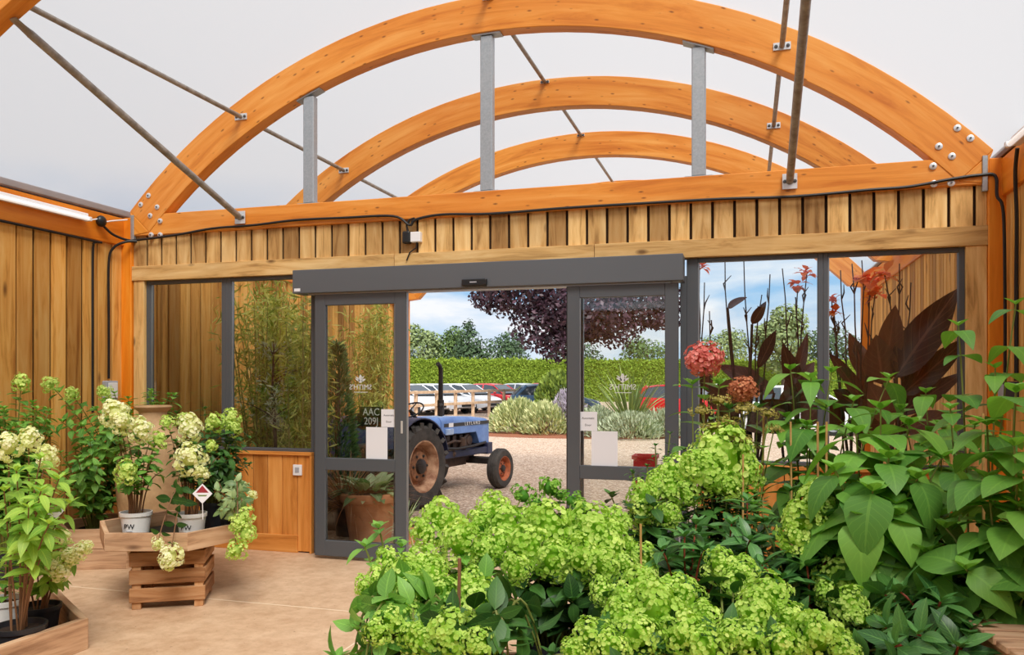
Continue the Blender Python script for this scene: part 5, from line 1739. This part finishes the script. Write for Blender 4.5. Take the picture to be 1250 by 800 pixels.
# ---------------------------------------------------------------- whorled, red stemmed plants
GW = 'red stemmed whorled plants'
wl = [('red stemmed plant with whorled leaves between the lime heads and the pink mophead plant', (.90, 3.30), [T(912, 612, 3.3, 0, None), T(893, 640, 3.2, 0, None), T(935, 640, 3.25, 0, None), T(915, 660, 3.1, 0, None)]),
      ('red stemmed plant with whorled leaves in the middle of the lime bed', (.66, 3.10), [T(836, 655, 3.1, 0, None), T(808, 672, 3.05, 0, None), T(860, 672, 3.05, 0, None), T(850, 640, 3.2, 0, None)]),
      ('red stemmed whorled plant below the drooping lime panicle', (1.05, 2.92), [T(956, 706, 2.9, 0, None), T(1018, 672, 2.95, 0, None), T(985, 690, 2.9, 0, None), T(1036, 690, 2.9, 0, None), T(930, 690, 2.95, 0, None)]),
      ('red stemmed whorled plant under the broad hanging leaves', (1.40, 2.90), [T(1092, 672, 2.9, 0, None), T(1130, 655, 2.95, 0, None), T(1060, 692, 2.85, 0, None), T(1110, 690, 2.8, 0, None)]),
      ('biggest whorled plant with red stems at the bottom right', (1.36, 2.50), [T(1148, 735, 2.5, 0, None), T(1098, 722, 2.6, 0, None), T(1185, 768, 2.45, 0, None), T(1120, 775, 2.4, 0, None), T(1170, 790, 2.35, 0, None), T(1090, 790, 2.4, 0, None), T(1200, 735, 2.55, 0, None)])]
for lab, (r_, d_), tips in wl:
    sd += 1
    hyd('whorled_plant', lab, 'plant', cw(r_, d_, PZ), tips, 'leaf_gloss', .125, .05, 6, sm='stem_red', seed=sd, fill=6, fillh=(.1, .35), fillr=.22, whorl=True, droop=.28, el=.35, tmin=.4, potr=.12, group=GW, fold=.22)

# ---------------------------------------------------------------- broad leaved hydrangeas on the right
GB = 'broad leaved hydrangeas on the right'
bl_ = [('broad leaved hydrangea with big hanging leaves on the right', (1.36, 3.0, .40), [T(1075, 500, 3.05, 0, None), T(1045, 530, 3.0, 0, None), T(1020, 575, 2.9, 0, None), T(1110, 520, 3.1, 0, None), T(1065, 600, 2.75, 0, None), T(1120, 585, 2.8, 0, None), T(1150, 560, 2.95, 0, None), T(1085, 560, 2.85, 0, None), T(1095, 630, 2.75, 0, None), T(1150, 630, 2.8, 0, None)], .23, .175, 16, .50),
       ('broad leaved hydrangea cut off by the right edge of the picture', (1.62, 2.62, .40), [T(1205, 520, 2.7, 0, None), T(1240, 480, 2.6, 0, None), T(1238, 545, 2.5, 0, None), T(1205, 585, 2.6, 0, None), T(1245, 620, 2.5, 0, None), T(1215, 650, 2.6, 0, None)], .21, .16, 10, .48),
       ('tall broad leaved hydrangea climbing past the right column', (2.00, 3.45, .0), [T(1170, 398, 3.4, 0, None), T(1240, 372, 3.3, 0, None), T(1215, 450, 3.3, 0, None), T(1160, 500, 3.3, 0, None)], .17, .115, 5, .85),
       ('broad leaved hydrangea in front of the window mullion', (1.52, 4.15, .0), [T(965, 452, 4.1, 0, None), T(990, 462, 4.0, 0, None), T(1015, 455, 4.1, 0, None), T(1042, 490, 3.9, 0, None), T(985, 520, 3.9, 0, None), T(1085, 462, 4.2, 0, None), T(960, 510, 4.1, 0, None)], .20, .145, 8, .95),
       ('broad leaved hydrangea filling the gap before the right low panel', (2.25, 4.25, .0), [T(1130, 480, 4.1, 0, None), T(1100, 500, 4.2, 0, None), T(1150, 520, 4.0, 0, None), T(1190, 520, 3.9, 0, None)], .19, .135, 8, .85)]
for lab, (r_, d_, z_), tips, Ll, Lw, fl, fh in bl_:
    sd += 1
    hyd('broad_hydrangea', lab, 'hydrangea', cw(r_, d_, z_), tips, 'leaf_big', Ll, Lw, 4, sm='stem_green', seed=sd, fill=fl, fillh=(.15, fh), fillr=.30, droop=.6, el=.05, tmin=.45, potr=.15, poth=.27, group=GB, fold=.08, leafn=7, tipk=.32, lshape=.66)

# ---------------------------------------------------------------- pink, rust and flat headed plants by the right window
hyd('mophead_hydrangea', 'hydrangea with one coral pink mophead against the right window', 'hydrangea', cw(1.00, 4.25, .0), [T(860, 439, 4.25, 22, 'pink'), T(845, 470, 4.2, 0, None), T(878, 470, 4.2, 0, None)], 'leaf_mid', .14, .09, 4, seed=61, fill=6, fillh=(.4, 1.0), fillr=.2)
hyd('mophead_hydrangea', 'hydrangea with one rusty orange mophead beside the coral pink one', 'hydrangea', cw(1.20, 4.05, .0), [T(907, 476, 4.05, 18, 'rust'), T(925, 500, 4.0, 0, None), T(890, 500, 4.0, 0, None)], 'leaf_dark', .14, .09, 4, seed=62, fill=6, fillh=(.4, .95), fillr=.2)
hyd('flat_headed_plant', 'plant with flat olive brown bud heads below the mopheads', 'plant', cw(1.06, 3.85, .0), [T(877, 490, 3.9, 17, 'sedum'), T(910, 499, 3.85, 17, 'sedum'), T(856, 502, 3.85, 16, 'sedum'), T(890, 516, 3.8, 17, 'sedum'), T(938, 506, 3.85, 15, 'sedum'), T(905, 538, 3.75, 15, 'sedum'), T(868, 522, 3.8, 14, 'sedum'), T(945, 524, 3.85, 12, 'sedum')], 'leaf_mid', .12, .07, 5, seed=63, fill=8, fillh=(.3, .9), fillr=.22, headlean=(0, -.1, 1))
hyd('small_leaf_shrub', 'small leaved dark shrub at the foot of the right door leaf', 'shrub', cw(.74, 4.05, .0), [T(800, 545, 4.05, 0, None), T(818, 530, 4.1, 0, None), T(790, 570, 4.0, 0, None), T(835, 550, 4.0, 0, None), T(812, 560, 3.95, 0, None)], 'leaf_dark', .06, .03, 14, seed=64, fill=14, fillh=(.4, .95), fillr=.2, potr=.13)

# canes
CN = [(561, 682, 752, 2.62, .0062, 'thick brown cane standing in the front of the lime bed'), (782, 640, 706, 3.0, .0045, 'thin leaning cane beside the small lime heads'), (998, 515, 610, 3.55, .005, 'pale cane left of the pair before the broad leaves'), (1009, 515, 585, 3.5, .005, 'pale cane right of the pair before the broad leaves'),
      (965, 515, 600, 3.85, .005, 'pale cane before the window beside the flat heads'), (1200, 505, 600, 3.0, .005, 'leaning cane among the leaves by the right column'), (907, 555, 606, 3.6, .0045, 'thin cane behind the lime dome heads'), (932, 505, 560, 3.9, .005, 'cane among the flat bud heads')]
for (px, y0_, y1_, d, r, lab) in CN:
    p1 = at(px, y0_, d); p0 = at(px + rg.uniform(-4, 4), y1_ + 60, d); p0.z = .347 if any((cw(q[0], q[1]) - Vector((p0.x, p0.y, 0))).length < .5 for q in beds) else .002
    t = MB(); t.tube([(0, 0, 0), (p1.x - p0.x) and (p1 - p0) * .5, p1 - p0], r, 8)
    for q in (.3, .6): t.lathe([(r * 1.0, -.004), (r * 1.25, 0), (r * 1.0, .004)], 8, (p1 - p0) * q)
    tag(t.build('garden_cane', MT['stake'] if r < .006 else MT['stem_brown'], loc=p0), lab, 'cane', 'canes among the plants')

# slatted bench bottom right
bc = at(1245, 775, 2.35)
t = thing('slatted_bench', 'corner of a low slatted wooden bench at the bottom right', 'bench', (bc.x + .28, bc.y - .05, 0), .15)
zt = bc.z
for k in range(9):
    b = MB(); b.box((-.36, -.36 + k * .082, zt - .022), (.36, -.36 + k * .082 + .066, zt)); b.build('slat', MT['tray'], t, bevel=.003)
for sx in (-1, 1):
    b = MB(); b.box((sx * .30 - .02, -.36, zt - .075), (sx * .30 + .02, .38, zt - .023)); b.build('rail', MT['tray'], t)
    for sy in (-1, 1):
        b = MB(); b.box((sx * .30 - .025, sy * .32 - .025, 0), (sx * .30 + .025, sy * .32 + .025, zt - .075)); b.build('leg', MT['tray'], t, bevel=.003)


# ---------------------------------------------------------------- left group
def pot_print(po, r, h, txt, sz, ang):
    """printed mark on the curved pot wall: black letters on the side that faces the walkway"""
    rad = r * .90
    M4 = Matrix.Rotation(ang, 4, 'Z') @ Matrix(((1, 0, 0, 0), (0, 0, -1, -rad), (0, 1, 0, h * .52), (0, 0, 0, 1)))
    o = text_mesh('pot_lettering', txt, sz, MT['ink'], po, M4, .0012)
    b = MB()
    for k in range(3):
        z = h * (.34 - .07 * k)
        b.box((-.024 + .004 * k, -rad * (.965 - .01 * k) - .002, z), (.024 - .006 * k, -rad * .955, z + .004), M=Matrix.Rotation(ang, 4, 'Z'))
    b.build('print_lines', MT['grey'], po)


def tag_label(label, p, s, ang=0.0, tilt=.1):
    """diamond plant label with a picture of red flowers"""
    t = thing('plant_tag', label, 'plant label', p, YAW + ang, 'diamond plant labels')
    h = s * .70
    b = MB(); b.prism([(0, 0, -h), (h, 0, 0), (0, 0, h), (-h, 0, 0)], (0, .0015, 0)); pl_ = b.build('card', MT['paper'], t)
    b = MB(); k = .82
    b.prism([(-h * k * .78, -.0006, h * .10), (h * k * .78, -.0006, h * .10), (0, -.0006, h * k)], (0, .0004, 0)); b.build('picture', MT['tagpic'], pl_)
    b = MB(); b.prism([(-h * .5, -.0006, -h * .12), (h * .5, -.0006, -h * .12), (h * .36, -.0006, -h * .26), (-h * .36, -.0006, -h * .26)], (0, .0004, 0)); b.build('green_band', MT['taggreen'], pl_)
    b = MB(); b.tube([(0, .002, -h * .6), (0, .01, -h * 2.6)], .003, 6); b.build('stick', MT['white'], t)
    return t


MT['tagpic'] = plain('red_flower_print', (188, 40, 62), 0.7, c2=(110, 50, 50), vscale=90)
MT['taggreen'] = plain('green_print', (110, 132, 70), 0.7)
MT['leaf_grey'] = leafmat('greyish_leaf', (84, 120, 70), (166, 188, 130), vein=.3, trans=.2)
GP = 'cream panicle hydrangeas in white pots'
pa = cw((166 - 625) / FOC * 5.85, 5.85, .447)
t, po = hyd('panicle_hydrangea', 'cream hydrangea in the left white pot on the raised tray', 'hydrangea', pa, [T(142, 506, 5.7, 16, 'white'), T(150, 516, 5.65, 13, 'white'), T(173, 525, 5.7, 14, 'white'), T(154, 576, 5.6, 15, 'pale'), T(193, 538, 5.8, 11, 'pale'), T(136, 498, 5.75, 10, 'white'), T(186, 560, 5.7, 0, None)], 'leaf_mid', .10, .058, 5, sm='stem_brown', seed=71, potr=.108, poth=.20, pm='pot_white', fill=11, tmin=.42, fillh=(.2, .5), fillr=.19, tmax=.94, group=GP)
pot_print(po, .108, .20, 'PW', .05, YAW - .05)
pb = cw((234 - 625) / FOC * 5.80, 5.80, .447)
t, po = hyd('panicle_hydrangea', 'cream hydrangea in the right white pot on the raised tray', 'hydrangea', pb, [T(232, 522, 5.8, 15, 'white'), T(232, 560, 5.6, 17, 'white'), T(204, 516, 5.9, 9, 'pale'), T(258, 545, 5.7, 8, 'pale'), T(246, 578, 5.6, 9, 'white'), T(208, 681, 5.40, 14, 'hang'), T(192, 664, 5.40, 7, 'hang'), T(214, 540, 5.8, 0, None)], 'leaf_dark', .10, .055, 5, sm='stem_brown', seed=72, potr=.102, poth=.20, pm='pot_white', fill=13, tmin=.42, fillh=(.2, .5), fillr=.2, tmax=.94, group=GP)
pot_print(po, .102, .20, 'PW', .05, YAW - .05)
tag_label('diamond plant label with red flowers in front of the right white pot', at(247, 603, 5.50), .098)
hyd('panicle_hydrangea', 'leafy hydrangea with pale lime heads behind the right white pot', 'hydrangea', cw(-2.36, 6.35, .447), [T(263, 516, 6.2, 12, 'pale'), T(283, 512, 6.25, 12, 'pale'), T(286, 524, 6.2, 9, 'pale'), T(225, 512, 6.3, 9, 'pale'), T(250, 500, 6.4, 0, None), T(280, 560, 6.1, 0, None), T(215, 505, 6.4, 0, None)], 'leaf_dark', .10, .056, 6, seed=73, potr=.11, poth=.2, fill=34, fillh=(.12, .64), fillr=.30, dense=1.4, tmax=.95)
hyd('trailing_hydrangea', 'trailing pale leaved hydrangea spilling over the right edge of the raised tray', 'hydrangea', cw(-2.08, 5.98, .447), [T(297, 632, 5.55, 13, 'hangpale'), T(300, 652, 5.5, 13, 'hangpale'), T(288, 672, 5.5, 13, 'hangpale'), T(290, 642, 5.5, 10, 'hangpale'), T(308, 605, 5.7, 6, 'white'), T(285, 610, 5.6, 0, None), T(270, 625, 5.5, 0, None), T(265, 600, 5.6, 0, None)], 'leaf_grey', .075, .04, 7, sm='stem_brown', seed=74, potr=.09, poth=.13, fill=6, fillh=(.1, .28), fillr=.16, droop=.4)

# tall hydrangeas along the left wall
GT = 'tall pale headed hydrangeas by the left wall'
hyd('tall_hydrangea', 'tall hydrangea with pale lime heads before the left corner', 'hydrangea', cw(-3.42, 7.38, .016), [T(61, 469, 6.7, 10, 'pale'), T(88, 481, 6.7, 9, 'pale'), T(127, 479, 6.75, 9, 'pale'), T(100, 520, 6.5, 0, None), T(130, 520, 6.6, 0, None), T(75, 515, 6.5, 0, None), T(118, 500, 6.7, 0, None)], 'leaf_mid', .115, .064, 7, seed=75, potr=.16, poth=.28, fill=54, fillh=(.55, 1.22), fillr=.38, dense=1.7, tmax=.96, group=GT)
hyd('tall_hydrangea', 'tall hydrangea with one lime head by the left picture edge', 'hydrangea', cw(-3.95, 6.25, .0), [T(26, 467, 6.1, 11, 'pale'), T(5, 500, 6.0, 0, None), T(45, 500, 6.1, 0, None), T(20, 520, 6.0, 0, None), T(-10, 480, 6.1, 9, 'pale')], 'leaf_mid', .115, .064, 7, seed=76, potr=.16, poth=.28, fill=48, fillh=(.5, 1.16), fillr=.36, dense=1.7, tmax=.96, group=GT)
hyd('leafy_hydrangea', 'dark leaved hydrangea in a black pot on the deep tray', 'hydrangea', cw(-3.66, 7.02, .016), [T(95, 560, 6.4, 0, None), T(120, 570, 6.5, 0, None), T(78, 580, 6.4, 0, None), T(110, 540, 6.5, 0, None)], 'leaf_mid', .10, .056, 6, seed=77, potr=.12, poth=.30, fill=30, fillh=(.2, .75), fillr=.3, dense=1.4)
# front left tray
t, po = hyd('young_hydrangea', 'bright young hydrangea with brown stems in a black pot, bottom left tray', 'hydrangea', cw((24 - 625) / FOC * 4.55, 4.55, .018), [T(10, 545, 4.5, 15, 'white'), T(35, 537, 4.6, 14, 'white'), T(50, 560, 4.4, 0, None), T(72, 585, 4.3, 0, None), T(20, 575, 4.2, 0, None), T(50, 600, 4.2, 0, None), T(85, 615, 4.4, 0, None), T(5, 600, 4.2, 0, None), T(35, 620, 4.15, 0, None), T(60, 640, 4.2, 0, None), T(58, 558, 4.6, 13, 'white')], 'leaf_bright', .13, .062, 6, sm='stem_brown', seed=78, potr=.135, poth=.20, fill=4, fillh=(.35, .6), fillr=.25, tmin=.5, droop=.4)
b = MB()
for k in range(6):
    a0_, a1_ = YAW - PI / 2 - .5 + .09 * k - .12, YAW - PI / 2 - .5 + .09 * (k + 1) - .12
    q0, q1 = Vector((math.cos(a0_), math.sin(a0_), 0)), Vector((math.cos(a1_), math.sin(a1_), 0))
    b.add([q0 * .1165 + Vector((0, 0, .05)), q1 * .1165 + Vector((0, 0, .05)), q1 * .128 + Vector((0, 0, .125)), q0 * .128 + Vector((0, 0, .125))], [(0, 1, 2, 3)])
lb = b.build('pot_label', MT['paper'], po); lb['label'] = 'white price label'
b = MB()
for k in range(4):
    a0_ = YAW - PI / 2 - .5 + .1
    b.box((-.018, -.0005, .06 + k * .015), (.012, .0005, .066 + k * .015), M=Matrix.Rotation(a0_ + PI / 2, 4, 'Z') @ Matrix.Translation((0, -.1215 - k * .0015, 0)))
b.build('print_lines', MT['ink'], lb)
pc_ = cw((48 - 625) / FOC * 4.95, 4.95, .018)
hyd('panicle_hydrangea', 'hydrangea with small cream heads hanging low in a black pot at the tray corner', 'hydrangea', pc_, [T(84, 680, 4.75, 11, 'white'), T(98, 673, 4.75, 10, 'white'), T(72, 700, 4.7, 11, 'white'), T(106, 668, 4.75, 8, 'white'), T(78, 655, 4.75, 9, 'white'), T(64, 690, 4.7, 8, 'white'), T(80, 600, 4.9, 0, None), T(60, 600, 4.95, 0, None)], 'leaf_bright', .105, .055, 5, sm='stem_brown', seed=79, potr=.12, poth=.2, fill=6, fillh=(.2, .5), fillr=.2)
tag_label('diamond plant label with red flowers among the bottom left leaves', at(66, 622, 4.85), .10)
# grey pot at the very left
gp = thing('grey_pot', 'pale grey nursery pot cut off by the left picture edge', 'plant pot', cw((6 - 625) / FOC * 4.95, 4.95, .018))
pot(gp, .12, .24, MT['pot_white'])
b = MB(); b.tube([(0, 0, .2), (.01, 0, .5)], .006, 6); b.build('stem', MT['stem_brown'], gp)
b = MB()
for k in range(24):
    a = rg.uniform(0, 6.28); leaf(b, (0.005, 0, .25 + .01 * k), (math.cos(a), math.sin(a), .3), (0, 0, 1), .1, .055, droop=.4, rnd=rg.random())
b.build('foliage', MT['leaf_mid'], gp)
# ================================================================== LIGHT, SKY, CAMERA
wd = bpy.data.worlds.new('World'); SC.world = wd
wd.use_nodes = True
nt = wd.node_tree; nt.nodes.clear()
out = nt.nodes.new('ShaderNodeOutputWorld'); bg = nt.nodes.new('ShaderNodeBackground')
tc = N(nt, 'ShaderNodeTexCoord')
sx = N(nt, 'ShaderNodeSeparateXYZ'); L(nt, tc.outputs['Generated'], sx.inputs[0])
sky = ramp(nt, sx.outputs[2], [(0.0, lin((206, 226, 244))), (0.10, lin((158, 202, 240))), (0.35, lin((112, 170, 230))), (1.0, lin((80, 140, 214)))])
mp = N(nt, 'ShaderNodeMapping'); mp.inputs['Scale'].default_value = (2.2, 2.2, 7.0); mp.inputs['Location'].default_value = (0.4, 0.2, 0.35)
L(nt, tc.outputs['Generated'], mp.inputs['Vector'])
cn = N(nt, 'ShaderNodeTexNoise', Scale=1.6, Detail=8.0, Roughness=0.55, Distortion=0.3)
L(nt, mp.outputs[0], cn.inputs['Vector'])
cl = ramp(nt, cn.outputs['Fac'], [(0.45, (0, 0, 0, 1)), (0.62, (1, 1, 1, 1))])
hi = ramp(nt, sx.outputs[2], [(0.12, (0, 0, 0, 1)), (0.24, (1, 1, 1, 1))])      # closed bright cloud overhead
L(nt, mixc(nt, hi, mixc(nt, cl, sky, lin((246, 248, 252))), lin((238, 239, 243))), bg.inputs[0])
bg.inputs[1].default_value = 0.95
L(nt, bg.outputs[0], out.inputs[0])

su = bpy.data.lights.new('Sun', 'SUN'); su.energy = 5.0; su.angle = math.radians(24); su.color = (1.0, 0.96, 0.9)
so = bpy.data.objects.new('Sun', su); COL.objects.link(so)
so.rotation_euler = Vector((-0.38, 0.55, -0.8)).to_track_quat('-Z', 'Y').to_euler()

cam = bpy.data.cameras.new('Camera'); co = bpy.data.objects.new('Camera', cam); COL.objects.link(co)
co.location = (0, 0, EYE); co.rotation_euler = (PI / 2, 0, YAW)
cam.sensor_fit = 'HORIZONTAL'; cam.sensor_width = 36.0; cam.lens = FOC / 1250 * 36.0
cam.shift_y = (HOR - 400) / 1250
cam.clip_start = 0.05; cam.clip_end = 500
SC.camera = co

SC.view_settings.view_transform = 'Standard'
SC.view_settings.look = 'None'
SC.view_settings.gamma = 1.0
SC.view_settings.use_curve_mapping = False
SC.view_settings.exposure = 0.14
cy = SC.cycles
cy.use_denoising = True
cy.max_bounces = 12; cy.diffuse_bounces = 6; cy.glossy_bounces = 3; cy.transmission_bounces = 4; cy.transparent_max_bounces = 24
cy.sample_clamp_indirect = 6.0
